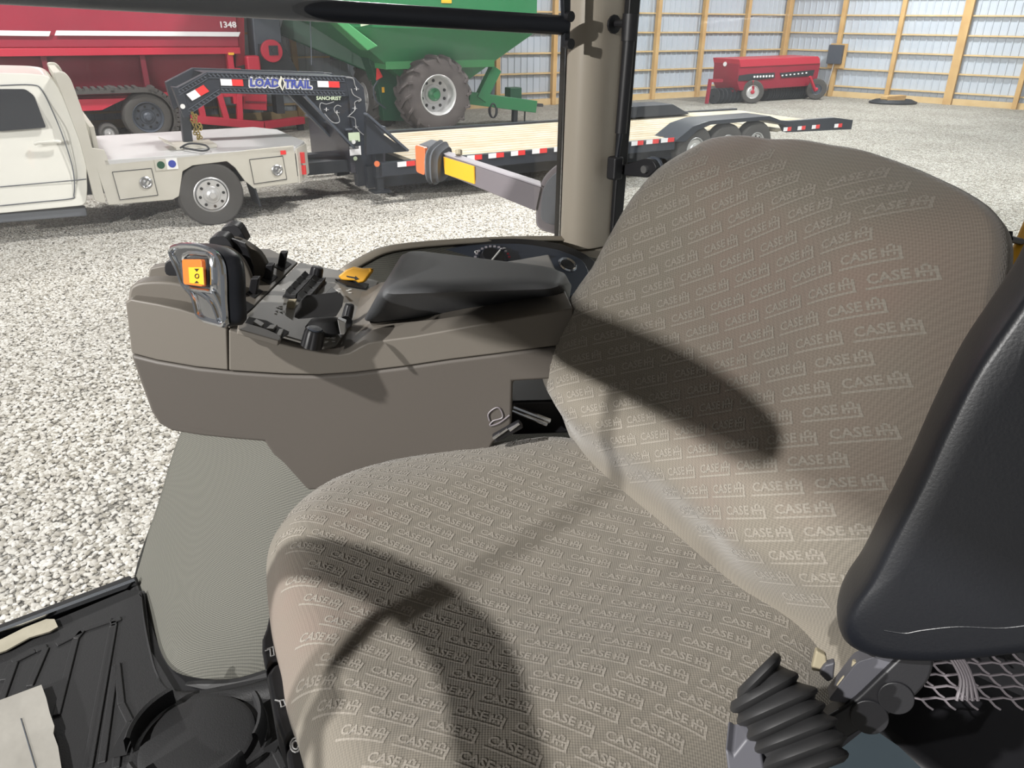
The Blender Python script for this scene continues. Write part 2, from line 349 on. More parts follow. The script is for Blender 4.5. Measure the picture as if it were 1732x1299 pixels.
# boards on gravel
lb = H(1500, 174, 0)-W*.2
B().box(lb+ZZ*.2, (1.0, .25, .1), (U, W, ZZ)).box(lb+ZZ*.12, (.9, .3, .05), (U, W, ZZ)).build('lumber', M['wood'], bevel=.01, label='short pale lumber boards lying on a coil at the wall base', cat='lumber')
b = B()
for k in range(3): b.tube([lb-ZZ*0+W*(-.02)+Vector((cos(a)*(.75-.08*k), sin(a)*(.5-.06*k), .04+.03*k)) for a in np.linspace(0, 2*pi, 25)[:-1]], .035, 8, closed=True)
b.build('hose_coil', M['machine'], label='flat dark hose coil on the gravel beneath the lumber', cat='hose')
def stones(name, quad, dens, size, seed, zmin=0.):
    me = bpy.data.meshes.new(name); me.from_pydata([tuple(p) for p in quad], [], [tuple(range(len(quad)))]); me.materials.append(M['stone'])
    o = bpy.data.objects.new(name, me); sc.collection.objects.link(o)
    ng = bpy.data.node_groups.new(name, 'GeometryNodeTree'); N = ng.nodes; L = ng.links
    ng.interface.new_socket(name='Geometry', in_out='INPUT', socket_type='NodeSocketGeometry'); ng.interface.new_socket(name='Geometry', in_out='OUTPUT', socket_type='NodeSocketGeometry')
    gi = N.new('NodeGroupInput'); go = N.new('NodeGroupOutput'); d = N.new('GeometryNodeDistributePointsOnFaces'); d.inputs['Density'].default_value = dens; d.inputs['Seed'].default_value = seed
    ico = N.new('GeometryNodeMeshIcoSphere'); ico.inputs['Radius'].default_value = 1; ico.inputs['Subdivisions'].default_value = 2
    sp = N.new('GeometryNodeSetPosition'); nz = N.new('ShaderNodeTexNoise'); nz.inputs['Scale'].default_value = .8
    vm = N.new('ShaderNodeVectorMath'); vm.operation = 'SUBTRACT'; vm.inputs[1].default_value = (.5, .5, .5); vs = N.new('ShaderNodeVectorMath'); vs.operation = 'SCALE'; vs.inputs['Scale'].default_value = 1.5
    L.new(nz.outputs['Color'], vm.inputs[0]); L.new(vm.outputs[0], vs.inputs[0]); L.new(ico.outputs['Mesh'], sp.inputs['Geometry']); L.new(vs.outputs[0], sp.inputs['Offset'])
    sh = N.new('GeometryNodeSetShadeSmooth'); L.new(sp.outputs[0], sh.inputs[0]); sm = N.new('GeometryNodeSetMaterial'); sm.inputs['Material'].default_value = M['stone']; L.new(sh.outputs[0], sm.inputs[0])
    ip = N.new('GeometryNodeInstanceOnPoints'); L.new(gi.outputs[0], d.inputs[0]); L.new(d.outputs['Points'], ip.inputs['Points']); L.new(sm.outputs[0], ip.inputs['Instance'])
    r1 = N.new('FunctionNodeRandomValue'); r1.data_type = 'FLOAT_VECTOR'; r1.inputs[0].default_value = (-.35, -.35, 0); r1.inputs[1].default_value = (.35, .35, 6.28); L.new(r1.outputs[0], ip.inputs['Rotation'])
    r2 = N.new('FunctionNodeRandomValue'); r2.data_type = 'FLOAT_VECTOR'; r2.inputs[0].default_value = (size*.6, size*.5, size*.35); r2.inputs[1].default_value = (size*1.35, size*.95, size*.7); r2.inputs['Seed'].default_value = 3; L.new(r2.outputs[0], ip.inputs['Scale'])
    L.new(ip.outputs[0], go.inputs[0])
    mod = o.modifiers.new('scatter', 'NODES'); mod.node_group = ng
    tag(o, None, None, None, 'stuff'); return o
M['stone'] = mat('limestone_pebble', sc_(205, 200, 188), .9, spec=.2)
nt_ = M['stone'].node_tree; oi = nt_.nodes.new('ShaderNodeObjectInfo'); cr_ = nt_.nodes.new('ShaderNodeValToRGB')
cr_.color_ramp.elements[0].color = (*sc_(150, 145, 133), 1); cr_.color_ramp.elements[1].color = (*sc_(222, 220, 214), 1); x_ = cr_.color_ramp.elements.new(.3); x_.color = (*sc_(180, 176, 167), 1)
nt_.links.new(oi.outputs['Random'], cr_.inputs['Fac']); nt_.links.new(cr_.outputs['Color'], nt_.nodes['Principled BSDF'].inputs['Base Color'])
so = stones('gravel_stones', [H(-70, 1180, .006), H(330, 1080, .006), H(420, 700, .006), H(700, 430, .006), H(990, 420, .006), H(990, 320, .006), H(-70, 345, .006)], 2300, .0165, 1)
so['label'] = 'loose white limestone pebbles covering the gravel floor beside the cab window'; so['category'] = 'gravel'
# ================================================================ wheels
def wheel(parent, c, ax, R, wdt, rimr, hubcol='rim', tyre='tyre', lugs=0, dish=.06, holes=8, name='wheel', capcol=None):
    c = Vector(c); ax = Vector(ax).normalized()   # ax points to the outside face
    b = B(); h = wdt/2
    b.lathe([(rimr, h*.8), (rimr*1.04, h*.92), ((R+rimr)/2, h), (R*.93, h*.93), (R*.985, h*.72), (R, h*.3), (R, -h*.3), (R*.985, -h*.72), (R*.93, -h*.93), ((R+rimr)/2, -h), (rimr, -h*.9)], c, ax, 48)
    if lugs:
        x = ax.orthogonal().normalized(); y = ax.cross(x)
        for k in range(lugs):
            for sd in (1, -1):
                a = 2*pi*(k+(.5 if sd < 0 else 0))/lugs
                pts = []
                for (t, hh) in ((.0, .0), (.5, .5), (1., .98)):
                    aa = a-t*.28; rr = R*(1.03 if t < .9 else .99)
                    pts.append(c+(x*cos(aa)+y*sin(aa))*rr+ax*h*hh*sd)
                b.beam(pts[0], pts[1], .05*R/.8, .06*R/.8, up=(pts[0]-c).normalized()); b.beam(pts[1], pts[2], .05*R/.8, .06*R/.8, up=(pts[1]-c).normalized())
                aa = a-.3; p3 = c+(x*cos(aa-.06)+y*sin(aa-.06))*R*.86+ax*h*1.0*sd
                b.beam(pts[2], p3, .05*R/.8, .05*R/.8, up=ax)
    w = b.build(name, M[tyre], parent, ang=40)
    b = B()
    b.lathe([(rimr*1.03, h*.9), (rimr*1.0, h*.93), (rimr*.93, h*.85), (rimr*.9, h*.55), (rimr*.86, h*.9-dish), (rimr*.5, h*.85-dish), (rimr*.46, h*.95-dish), (rimr*.3, h*.95-dish), (.001, h*.95-dish)], c, ax, 40)
    b.build('rim', M[hubcol], w, ang=40)
    b = B(); b.lathe([(rimr*.34, h*.9-dish), (rimr*.32, h*1.15-dish), (rimr*.2, h*1.25-dish), (rimr*.18, h*1.4-dish), (.001, h*1.42-dish)], c, ax, 24)
    b.build('hub', M[capcol or hubcol], w, ang=40)
    if holes:
        b = B(); x = ax.orthogonal().normalized(); y = ax.cross(x)
        for k in range(holes):
            a = 2*pi*k/holes+.2
            b.disc(c+(x*cos(a)+y*sin(a))*rimr*.68+ax*(h*.87-dish), ax, rimr*.085, .012, 10)
        b.build('rim_hole', M['recess'], w, kind='stuff')
    return w
# ================================================================ WHITE TRUCK
tr = thing('pickup_truck', TW(-1, 1.1, 0), 'white pickup truck with an aluminium flatbed and rear dual wheels', 'truck')
def tumble(p):
    k = (p-T0).dot(W); z = p.z
    if z > 1.3: return p+W*((z-1.3)*.28*(1 if k < 1.1 else -1))
    return p
prof = [(-3.9, 1.0), (-3.9, .45)] ; CW = .1
side = [TP(*q, CW) for q in [(0, 361), (138, 348), (146, 343), (148, 320), (146, 270), (138, 245), (126, 210), (104, 158), (92, 137), (78, 129), (50, 126), (0, 125)]]
side += [TW(-3.2, CW, 1.92), TW(-3.9, CW, 1.35), TW(-5.2, CW, 1.25), TW(-5.3, CW, .45)]
side = roundpoly(side, .05, 3)
b = B(); b.prism(side, W*2.0); b.v = [tumble(v) for v in b.v]
b.build('cab', M['gwhite'], tr, bevel=.05, seg=3)
wn = roundpoly([TP(*q, CW-.012) for q in [(0, 152), (43, 152), (58, 163), (77, 213), (77, 216), (0, 222)]]+[TW(-3.0, CW-.012, 1.35), TW(-2.7, CW-.012, 1.72)], .03, 3)
b = B(); b.prism(wn, W*.02); b.v = [tumble(v) for v in b.v]; b.build('window', M['dglass'], tr)
dl = [TP(*q, CW-.006) for q in [(0, 146), (55, 145), (72, 155), (92, 195), (108, 235), (122, 280), (126, 310), (125, 330), (120, 336), (60, 342), (0, 348)]]
b = B(); b.tube([tumble(p) for p in smooth_path(dl, 4)], .007, 5); b.tube([TP(0, 316, CW-.004), TP(146, 303, CW-.004)], .006, 5)
b.build('door_seam', M['foam'], tr)
b = B(); b.tube([TP(58, 243, CW-.03), TP(64, 241, CW-.05), TP(96, 239, CW-.05), TP(102, 240, CW-.03)], .022, 8); b.build('door_handle', M['gwhite'], tr)
b = B(); b.beam(TP(-60, 372, .25), TP(146, 356, .25), .2, .1); b.build('rocker_panel', M['foam'], tr, bevel=.02)
# headache rack
rk = [TP(*q, .0) for q in [(90, 122), (110, 122), (120, 134), (137, 180), (152, 235), (180, 345), (160, 340), (148, 290), (135, 240), (105, 160)]]
for o_ in (0, 2.05): B().prism(roundpoly(rk, .04, 3), W*.22, off=W*o_).build('headache_rack', M['alum'], tr, bevel=.015)
b = B(); b.box(TW(-1.37, 1.15, 1.84), (.08, 1.9, .08), (U, W, ZZ)); b.box(TW(-1.15, 1.15, 1.1), (.05, 2.1, .4), (U, W, ZZ)); b.build('rack_crossbar', M['alum'], tr)
sk = [TP(*q, .0) for q in [(153, 250), (176, 253), (186, 277), (497, 246), (505, 309), (430, 319), (414, 306), (398, 284), (384, 273), (326, 280), (309, 290), (303, 332), (292, 338), (184, 347), (168, 300)]]
b = B(); b.prism(sk, W*.035); b.build('bed_skirt', M['alum'], tr, bevel=.008)
b = B(); b.prism([TW(-1.12, .0, .95), TP(186, 276, 0), TP(497, 246, 0), TW(1.22, .0, .95)], W*.01)
b = B(); zt = .925
b.prism([TW(-1.1, .0, zt), TW(1.2, .0, zt), TW(1.45, .45, zt), TW(1.45, 1.85, zt), TW(1.2, 2.3, zt), TW(-1.1, 2.3, zt)], -ZZ*.06)
b.build('bed_deck', M['alumtop'], tr, bevel=.006)
b = B(); b.prism([TW(1.19, .0, .9), TW(1.19, .0, .45), TW(1.44, .4, .5), TW(1.44, .4, .9)], U*.02); b.build('rear_corner', M['alum'], tr)
b = B(); b.box(TW(1.3, .12, .76), (.05, .07, .14), ((U*.5+W*.8).normalized(), (U*.8-W*.5).normalized(), ZZ)); b.box(TW(1.3, .12, .6), (.05, .07, .12), ((U*.5+W*.8).normalized(), (U*.8-W*.5).normalized(), ZZ)); b.build('tail_lamp', M['rred'], tr)
for q in ([(190, 291), (256, 285), (267, 330), (203, 338)], [(422, 270), (478, 264), (485, 303), (430, 311)]):
    pts = [TP(*a, -.006) for a in q]
    d = B().prism(roundpoly(pts, .01, 2), W*.01).build('toolbox_door', M['alum'], tr)
    b = B(); b.tube(pts, .006, 5, closed=True); b.build('door_gap', M['machine'], d)
for q in ((247, 309), (469, 288)):
    c = TP(*q, -.015)
    l = B().lathe([(.0, -.02), (.055, -.02), (.075, 0), (.06, .012), (.045, .0), (0, -.005)], c, -W, 20).build('latch', M['steel'], tr)
    B().beam(c-ZZ*.02-W*.02, c+ZZ*.02+U*.03-W*.02, .02, .02).build('latch_handle', M['chrome'], l)
for q, mm, m2 in (((272, 279), 'white', 'dgreen'), ((291, 277), 'white', 'blue')):
    c = TP(*q, -.006); B().box(c, (.13, .01, .13), (U, W, ZZ)).build('sticker', M['alum' if m2 == 'dgreen' else 'white'], tr)
    B().disc(c-W*.004, -W, .045, .004).build('sticker_dot', M[m2], tr)
B().box(TP(479, 258, -.004), (.07, .01, .05), (U, W, ZZ)).build('side_marker', M['rred'], tr)
B().box(TW(.62, .25, .36), (.02, .45, .35), ((U*.98+ZZ*.17).normalized(), W, (ZZ*.98-U*.17).normalized())).build('mud_flap', M['machine'], tr)
wheel(tr, TP(360, 334, -.0)*0+TW(.05, .12, .405), -W, .41, .24, .215, dish=-.02, holes=8)
wheel(tr, TW(.05, .42, .405), -W, .41, .24, .215, dish=.08, holes=0)
wheel(tr, TW(.05, 2.2, .405), W, .41, .24, .215, dish=.0, holes=0)
wheel(tr, TW(-4.3, .2, .405), -W, .41, .26, .215, dish=.0, holes=8)
B().box(TW(-.4, 1.15, .5), (5.5, .9, .18), (U, W, ZZ)).build('chassis', M['machine'], tr, bevel=.01)
B().box(TW(.05, 1.15, .405), (.12, 2.0, .12), (U, W, ZZ)).build('axle', M['machine'], tr)
cp = TP(340, 270, .75)
b = B(); q = H(330, 247, .93); b.box(q+ZZ*.02-U*.02, (.5, .5, .04), (U, W, ZZ)); b.prism([q-U*.27-W*.25+ZZ*.03, q-U*.4-W*.25+ZZ*.1, q-U*.4+W*.25+ZZ*.1, q-U*.27+W*.25+ZZ*.03], ZZ*.015)
b.build('hitch_plate', M['alum'], tr)
# ================================================================ GOOSENECK TRAILER
gt = thing('gooseneck_trailer', TW(6, 1.4, 0), 'long black gooseneck flatbed trailer with a wooden deck, hitched to the white truck', 'trailer')
NW = .6
nk = [TP(*q, NW) for q in [(296, 148), (304, 150), (350, 122), (600, 131), (612, 150), (625, 308), (597, 318), (588, 165), (372, 160), (316, 197), (303, 197)]]
for off in (0, .95):
    pp = [TP(*q, NW)+W*off for q in [(300, 148), (350, 122), (586, 129), (590, 163), (374, 158), (314, 198)]]
    n_ = B().prism(pp, W*.14).build('neck_beam', M['trailer'], gt, bevel=.008)
    rr = [TP(*q, NW)+W*off for q in [(583, 129), (600, 131), (615, 148), (632, 300), (628, 312), (606, 316), (590, 163)]]
    B().prism(rr, W*.16, off=-W*.01).build('riser', M['trailer'], gt, bevel=.01)
    g1 = [TP(*q, NW)+W*off for q in [(515, 162), (590, 162), (598, 250)]]
    B().prism(g1, W*.03, off=W*.05).build('gusset', M['trailer'], gt)
    b = B(); b.beam(TP(515, 162, NW)+W*off, TP(598, 250, NW)+W*off, .03, .12, up=W); b.build('gusset_flange', M['machgrey'], gt)
# chain-like reflective edges
def dashes(b, p, q, n, h, up):
    for i in range(n):
        a = p.lerp(q, (i+.1)/n); c = p.lerp(q, (i+.75)/n)
        b.beam(a+up*h*.5, c-up*h*.5, .006, .018, up=W.cross((q-p)).normalized() if False else ZZ)
b = B()
for (p, q, n) in (((352, 127), (584, 134), 34), ((374, 152), (584, 158), 32), ((302, 157), (350, 129), 9), ((318, 190), (372, 155), 9)):
    p = TP(*p, NW-.012); q = TP(*q, NW-.012); dashes(b, p, q, n, .03, ZZ)
    b.tube([p+ZZ*.03, q+ZZ*.03], .007, 4); b.tube([p-ZZ*.03, q-ZZ*.03], .007, 4)
b.build('beam_edge_pattern', M['machgrey'], gt)
def neckpt(px, py, o=.012): return TP(px, py, NW-o)
b = B()
for wx, off in (('LOAD', 0), ('TRAIL', 0)):
    x0, x1 = (423, 472) if wx == 'LOAD' else (481, 527)
    a = neckpt(x0, 146.5 if wx == 'LOAD' else 148.5, .016); e = neckpt(x1, 147.5 if wx == 'LOAD' else 149.8, .016); t = neckpt(x0, 132 if wx == 'LOAD' else 134, .016)
    for dx, dz in ((.02, .0), (-.02, 0), (0, .02), (0, -.02), (.015, .015), (-.015, -.015), (.015, -.015), (-.015, .015)):
        text_on(b, wx, a+U*dx+ZZ*dz+W*.004, e-a, t-a, 1, .03)
    text_on(b, wx, a-W*.003, e-a, t-a, 0, .03)
b.build('lettering', [M['blue'], M['rwhite']], gt, flat=True)
c = neckpt(476.5, 141, .02); b = B()
b.prism([c+ZZ*.095, c+U*.055, c-ZZ*.095, c-U*.055], -W*.004, 0); b.prism([c+ZZ*.06+U*.01, c+U*.03, c-ZZ*.07, c-U*.01], -W*.004, 1, off=-W*.004)
b.build('emblem', [M['brand'], M['machine']], gt, flat=True)
b = B(); a = neckpt(535, 169, .02); e = neckpt(577, 169.5, .02); t = neckpt(535, 162.5, .02); text_on(b, 'SANCHRIST', a, e-a, t-a, 0, .03); b.build('dealer_lettering', M['cream'], gt, flat=True)
b = B()
def hook(pts):
    b.tube(smooth_path([TP(x, y, NW-.03) for x, y in pts], 4), .006, 4)
for q in ([(565, 172), (552, 176), (543, 174), (541, 182), (546, 192), (552, 198)], [(577, 180), (570, 178), (565, 185), (572, 196), (574, 206), (566, 208), (558, 203), (549, 192)],
          [(585, 131), (597, 133), (600, 143), (603, 150)], [(594, 150), (598, 160), (611, 168), (606, 172)], [(611, 168), (600, 173), (601, 185), (590, 196)], [(588, 197), (600, 200), (602, 213), (608, 222), (615, 228)]):
    hook(q)
for x, y in ((603, 150), (600, 183), (602, 214), (570, 190), (552, 185)): hook([(x-4, y), (x+4, y+.5)]); hook([(x, y-3), (x, y+3)])
b.build('scroll_decal', M['rim'], gt)
def refl(p0, p1, t, o=0.):   # white then red
    d = p1-p0; m = (p0+p1)/2; n = -W
    for k, nm in ((0, 'rwhite'), (1, 'rred')):
        a = p0+d*(.5*k); c = p0+d*(.5*k+.5)
        B().prism([a+t, c+t, c-t, a-t], n*.006).build('reflector', M[nm], gt)
refl(neckpt(320, 165, .016), neckpt(349, 149, .016), (ZZ*.04-U*.03), 0)
refl(neckpt(373, 139, .016), neckpt(411, 140, .016), ZZ*.04); refl(neckpt(537, 142, .016), neckpt(574, 143, .016), ZZ*.04)
B().disc(neckpt(309, 180, .016), -W, .03, .005).build('round_sticker', M['white'], gt)
# coupler
hq = H(318, 244, .93); HW = (hq-T0).dot(W)
B().prism([TP(*q, NW) for q in [(291, 147), (303, 148), (313, 160), (322, 198), (311, 200), (300, 170)]], W*.16, off=-W*.01).build('coupler_plate', M['trailer'], gt, bevel=.008)
B().beam(TP(309, 165, NW+.08), hq, .12, .12, up=W).build('coupler_tube', M['trailer'], gt, bevel=.015)
B().prism([TP(350, 122, NW), TP(586, 129, NW), TP(586, 129, NW)+W*1.05, TP(350, 122, NW)+W*1.05], -ZZ*.01, off=-ZZ*.02).build('neck_top_plate', M['trailer'], gt)
# safety chain
ch = B()
p0 = TP(324, 192, NW-.02); p1 = H(334, 236, .96)
for k in range(13):
    a = p0.lerp(p1, k/12)+U*(.02*sin(k*1.3)); d = (p1-p0).normalized(); x = (U if k % 2 else W)
    ch.tube([a+d*.035*cos(t)+x*.02*sin(t) for t in np.linspace(0, 2*pi, 11)[:-1]], .008, 5, closed=True)
    a = a+U*.07*(1-abs(k-6)/8); ch.tube([a+d*.035*cos(t)+x*.02*sin(t) for t in np.linspace(0, 2*pi, 11)[:-1]], .008, 5, closed=True)
ch.build('safety_chain', M['gold'], gt)
B().tube(smooth_path([H(305, 250, .97), H(320, 243, 1.0), H(345, 245, .98), H(353, 252, .96), H(340, 255, .96), H(310, 250, .96)], 5), .012, 6).build('breakaway_cable', M['machine'], gt)
# toolbox, jacks
tbx = [TW(2.35, .55, .98), TW(2.35, .55, .42), TW(2.35, 2.6, .42), TW(2.35, 2.6, .98)]
B().prism([TW(2.15, .62, 1.0), TW(2.15, .62, .4), TW(2.15, 2.55, .4), TW(2.15, 2.55, 1.0)], U*.55).build('toolbox', M['trailer2'], gt, bevel=.01)
B().box(TW(2.42, 1.6, 1.02), (.62, 2.0, .03), (U, W, ZZ)).build('toolbox_lid', M['machgrey'], gt, bevel=.01)
for w_, nm in ((.42, 'near'), (2.35, 'far')):
    j = TW(2.5 if w_ < 1 else 2.55, w_, 0)
    jo = B().box(j+ZZ*.72, (.13, .13, .75), (U, W, ZZ)).build('jack', M['trailer'], gt, bevel=.01)
    B().box(j+ZZ*.32, (.1, .1, .34), (U, W, ZZ)).build('jack_leg', M['machine'], jo)
    B().box(j+ZZ*.15, (.26, .26, .03), (U, W, ZZ)).build('jack_foot', M['machine'], jo)
    B().box(j+ZZ*.95-W*.08, (.15, .04, .26), (U, W, ZZ)).build('gear_box', M['machgrey'], jo, bevel=.01)
for q, m_, sx, sz in (((599, 232), 'cream', .17, .13), ((598, 245), 'machine', .15, .12), ((601, 255), 'rwhite', .17, .13), ((601, 268), 'machine', .15, .1)):
    B().box(neckpt(*q, .02), (sx, .006, sz), (U, W, ZZ)).build('warning_sticker', M[m_], gt)
for q, m_ in (((598, 240), 'white'), ((601, 268), 'cream')): B().disc(neckpt(*q, .026), -W, .03, .004).build('round_sticker', M[m_], gt)
# deck and rails
zr = .62
B().prism([TW(2.9, .0, zr), TW(7.7, .0, zr), TW(7.75, .5, zr), TW(10.3, .5, zr), TW(10.4, 0, zr), TW(10.4, 2.85, zr), TW(2.9, 2.85, zr)], -ZZ*.05).build('wooden_deck', M['deckwood'], gt)
b = B(); 
for k in range(1, 12): b.box(TW(6.6, .0+k*.237, zr+.001), (7.4, .008, .004), (U, W, ZZ))
b.build('plank_gap', M['wood'], gt)
B().prism([TW(2.35, -.1, .64), TW(7.75, -.1, .64), TW(7.75, -.1, .45), TW(2.35, -.1, .45)], W*.1).build('side_rail', M['trailer'], gt, bevel=.006)
B().prism([TW(2.35, 2.85, .66), TW(10.3, 2.85, .66), TW(10.3, 2.85, .42), TW(2.35, 2.85, .42)], W*.1).build('side_rail', M['trailer'], gt, bevel=.006)
for w_ in (.5, 2.2): B().prism([TW(2.35, w_, .5), TW(10.3, w_, .5), TW(10.3, w_, .18), TW(2.35, w_, .18)], W*.12).build('main_beam', M['trailer'], gt, bevel=.006)
# front ramp gusset at the deck
B().prism([TP(620, 192, .15), TP(645, 225, .15), TP(690, 256, .15), TP(620, 262, .15)], W*.1).build('front_gusset', M['trailer'], gt)
B().beam(TP(618, 192, .15), TP(688, 254, .15), .03, .14, up=W).build('gusset_flange', M['machgrey'], gt)
# fender over three wheels
fp = [TP(*q, -.12) for q in [(1060, 262), (1150, 258), (1168, 226), (1192, 204), (1315, 196), (1322, 205), (1320, 215), (1300, 212), (1190, 216), (1176, 238), (1160, 262)]]
B().prism([TP(*q, -.12) for q in [(1140, 240), (1172, 214), (1200, 204), (1302, 196), (1330, 207), (1330, 213), (1300, 203), (1203, 211), (1180, 221), (1160, 240)]], W*.6).build('fender', M['trailer'], gt, bevel=.01)
B().prism([TW(7.5, 2.45, .66), TW(8.0, 2.45, .88), TW(9.9, 2.45, .88), TW(10.4, 2.45, .66)], W*.65).build('fender', M['trailer'], gt, bevel=.01)
for k, px in enumerate((1178, 1232, 1282)):
    c = TP(px, 244-k*9, -.08); c.z = .41
    wheel(gt, c+W*.12, -W, .4, .24, .2, tyre='tyre', dish=.02, holes=8 if k == 2 else 0)
    wheel(gt, c+W*2.9, W, .4, .24, .2, tyre='tyre', dish=.02, holes=0)
# dove tail
B().prism([TP(*q, -.1) for q in [(1318, 203), (1335, 205), (1412, 199), (1443, 203), (1440, 219), (1412, 220), (1330, 224)]], W*.1).build('tail_rail', M['trailer'], gt, bevel=.006)
B().prism([TW(10.3, 0, .64), TW(12.2, 0, .62), TW(12.2, 2.85, .62), TW(10.3, 2.85, .64)], -ZZ*.05).build('dovetail', M['deckwood'], gt)
B().prism([TW(10.4, 2.85, .66), TW(12.2, 2.85, .66), TW(12.2, 2.85, .45), TW(10.4, 2.85, .45)], W*.1).build('tail_rail', M['trailer'], gt, bevel=.006)
for px0, px1, y0 in ((672, 702, 278.5), (752, 780, 271), (790, 815, 267.5), (826, 852, 264), (864, 888, 260), (900, 925, 256.5), (937, 960, 253), (1068, 1088, 243), (1093, 1114, 240.5), (1118, 1140, 238), (1325, 1338, 219), (1349, 1362, 217), (1373, 1386, 215), (1411, 1424, 213)):
    refl(TP(px0, y0, -.115), TP(px1, y0-(px1-px0)*.095, -.115), ZZ*.035)
B().disc(TP(637, 277, -.11), -W, .04, .02).build('marker_lamp', M['amber'], gt)
# ================================================================ RED GRAIN CART
rc = thing('grain_cart', TW(-2, 11, 0), 'large red tracked grain cart parked behind the white truck', 'grain cart')
RW = 8.4
def rp(px, py, w=RW): return TP(px, py, w)
SE = (rp(404, 70)-T0).dot(U); zt1 = rp(0, 78).z; zt2 = rp(404, 80).z; zb1 = rp(404, 91).z; zc1 = rp(404, 158).z
B().prism([TW(-9, RW, zt1), TW(SE, RW, zt2), TW(SE+.1, RW+.15, 3.4), TW(-9, RW+.15, 3.4)], W*3).build('hopper', M['red'], rc, bevel=.03)
B().prism([TW(-9, RW-.04, zt1), TW(SE, RW-.04, zt2), TW(SE, RW-.04, zb1), TW(-9, RW-.04, zb1+.02)], W*.2).build('side_rail', M['redb'], rc, bevel=.01)
B().prism([TW(-9, RW+.2, zb1), TW(SE-.1, RW+.2, zb1), TW(SE-.2, RW+.35, zc1-.1), TW(-9, RW+.35, zc1-.1)], W*2.2).build('lower_hopper', M['dred'], rc)
for px_ in (80, 245): B().box(rp(px_, 125, RW+.12), (.1, .2, zb1-zc1), (U, W, ZZ)).build('upright', M['dred'], rc)
B().box(rp(392, 130, RW+.1), (.12, .25, zb1-zc1+.3), (U, W, ZZ)).build('upright', M['redb'], rc)
B().box(TW(SE/2-4.5, RW+.1, zc1), (SE+9, .25, .13), (U, W, ZZ)).build('chassis_beam', M['redb'], rc, bevel=.01)
b = B()
for x0, x1 in ((-40, 82), (96, 403)):
    a = rp(x0, 55.2 if x0 < 90 else 55.8, RW-.02); c = rp(x1, 57 if x1 < 90 else 58, RW-.02); b.prism([a+ZZ*.045, c+ZZ*.045+U*.05, c-ZZ*.045, a-ZZ*.045-U*.05], -W*.01)
b.build('white_stripe', M['rwhite'], rc)
b = B(); a = rp(373, 47, RW+.0); text_on(b, '1348', a-W*.03, rp(400, 47)-rp(373, 47), ZZ*.125, 0, .03); b.build('number_lettering', M['rwhite'], rc, flat=True)
B().box(rp(391, 91, RW-.05), (.12, .02, .05), (U, W, ZZ)).build('amber_marker', M['ypanel'], rc)
# front end
B().prism([rp(403, 10), rp(418, 18), rp(420, 110), rp(404, 115)], W*2.5, off=W*.3).build('front_panel', M['redb'], rc)
B().prism([rp(430, 22), rp(477, 25), rp(482, 75), rp(498, 120), rp(438, 130)], W*.6, off=W*.2).build('auger_housing', M['machgrey'], rc, bevel=.03)
B().prism([rp(440, 75), rp(480, 72), rp(510, 130), rp(440, 130)], W*.3, off=W*.1).build('auger_cover', M['machine'], rc)
g = B().disc(rp(458, 86)+W*.0, -W, .235, .12, 28).build('gear_case', M['redb'], rc, bevel=.01)
B().disc(rp(460, 85)-W*.14, -W, .05, .05, 12).box(rp(460, 85)-W*.13, (.2, .02, .2), (U, W, ZZ)).build('gear_shaft', M['machine'], g)
B().box(rp(427, 108), (.3, .3, .35), (U, W, ZZ)).build('gear_shield', M['redb'], rc, bevel=.05)
B().prism([rp(415, 155), rp(455, 157), rp(455, 188), rp(415, 186)], W*.3, off=W*.2).build('auger_door', M['redb'], rc)
B().prism([rp(418, 172), rp(453, 173), rp(453, 176), rp(418, 175)], W*.02, off=W*.15).build('door_rib', M['dred'], rc)
B().box(rp(470, 172, RW+.5), (.18, .4, .5), (U, W, ZZ)).build('hydraulic_block', M['machine'], rc)
b = B(); b.beam(rp(315, 200), rp(445, 212), .2, .17); b.beam(rp(445, 212), rp(512, 203, RW+.3), .2, .16)
b.build('tongue', M['redb'], rc, bevel=.01)
for q in (((335, 160), (345, 205)), ((370, 158), (385, 208)), ((402, 115), (406, 212)), ((300, 160), (318, 205))): B().beam(rp(*q[0]), rp(*q[1]), .12, .14, up=W).build('frame_brace', M['redb'], rc)
B().box(rp(508, 220, RW+.4), (.14, .14, .5), (U, W, ZZ)).build('tongue_stand', M['machine'], rc)
# track
tk = [(.1, .3)]
def ov(s0, s1, r, z0, n=14):
    pts = [(s1+r*cos(a), z0+r*sin(a)) for a in np.linspace(-pi/2, pi/2, n)]+[(s0+r*cos(a), z0+r*sin(a)) for a in np.linspace(pi/2, 3*pi/2, n)]
    return pts
RW = RW-.5; TS = (TP(253, 205, RW)-T0).dot(U); out = ov(-1.6, TS, .56, .54); inn = ov(-1.6, TS, .5, .54)
b = B(); b.loft([[TW(s, RW, z) for s, z in out], [TW(s, RW+.7, z) for s, z in out], [TW(s, RW+.7, z) for s, z in inn], [TW(s, RW, z) for s, z in inn]], closed=True)
n_ = len(out)
L_ = smooth_path([TW(s, RW+.35, z) for s, z in out], 3, True)
for i in range(0, len(L_), 2):
    d = (L_[(i+1) % len(L_)]-L_[i-1]).normalized(); b.box(L_[i]+d.cross(W)*.0, (.07, .7, .1), (d, W, d.cross(W)))
for s_ in np.arange(-1.6, TS, .13): b.box(TW(s_, RW+.35, 1.12), (.07, .7, .04), (U, W, ZZ))
tko = b.build('track_belt', M['tyre'], rc)
wheel(rc, TW(TS, RW+.35, .54), -W, .49, .6, .3, dish=.1, holes=8, name='idler_wheel', tyre='tyre', hubcol='machgrey')
wheel(rc, TW(-1.6, RW+.35, .53), -W, .46, .6, .3, dish=.1, holes=8, name='idler_wheel', tyre='tyre')
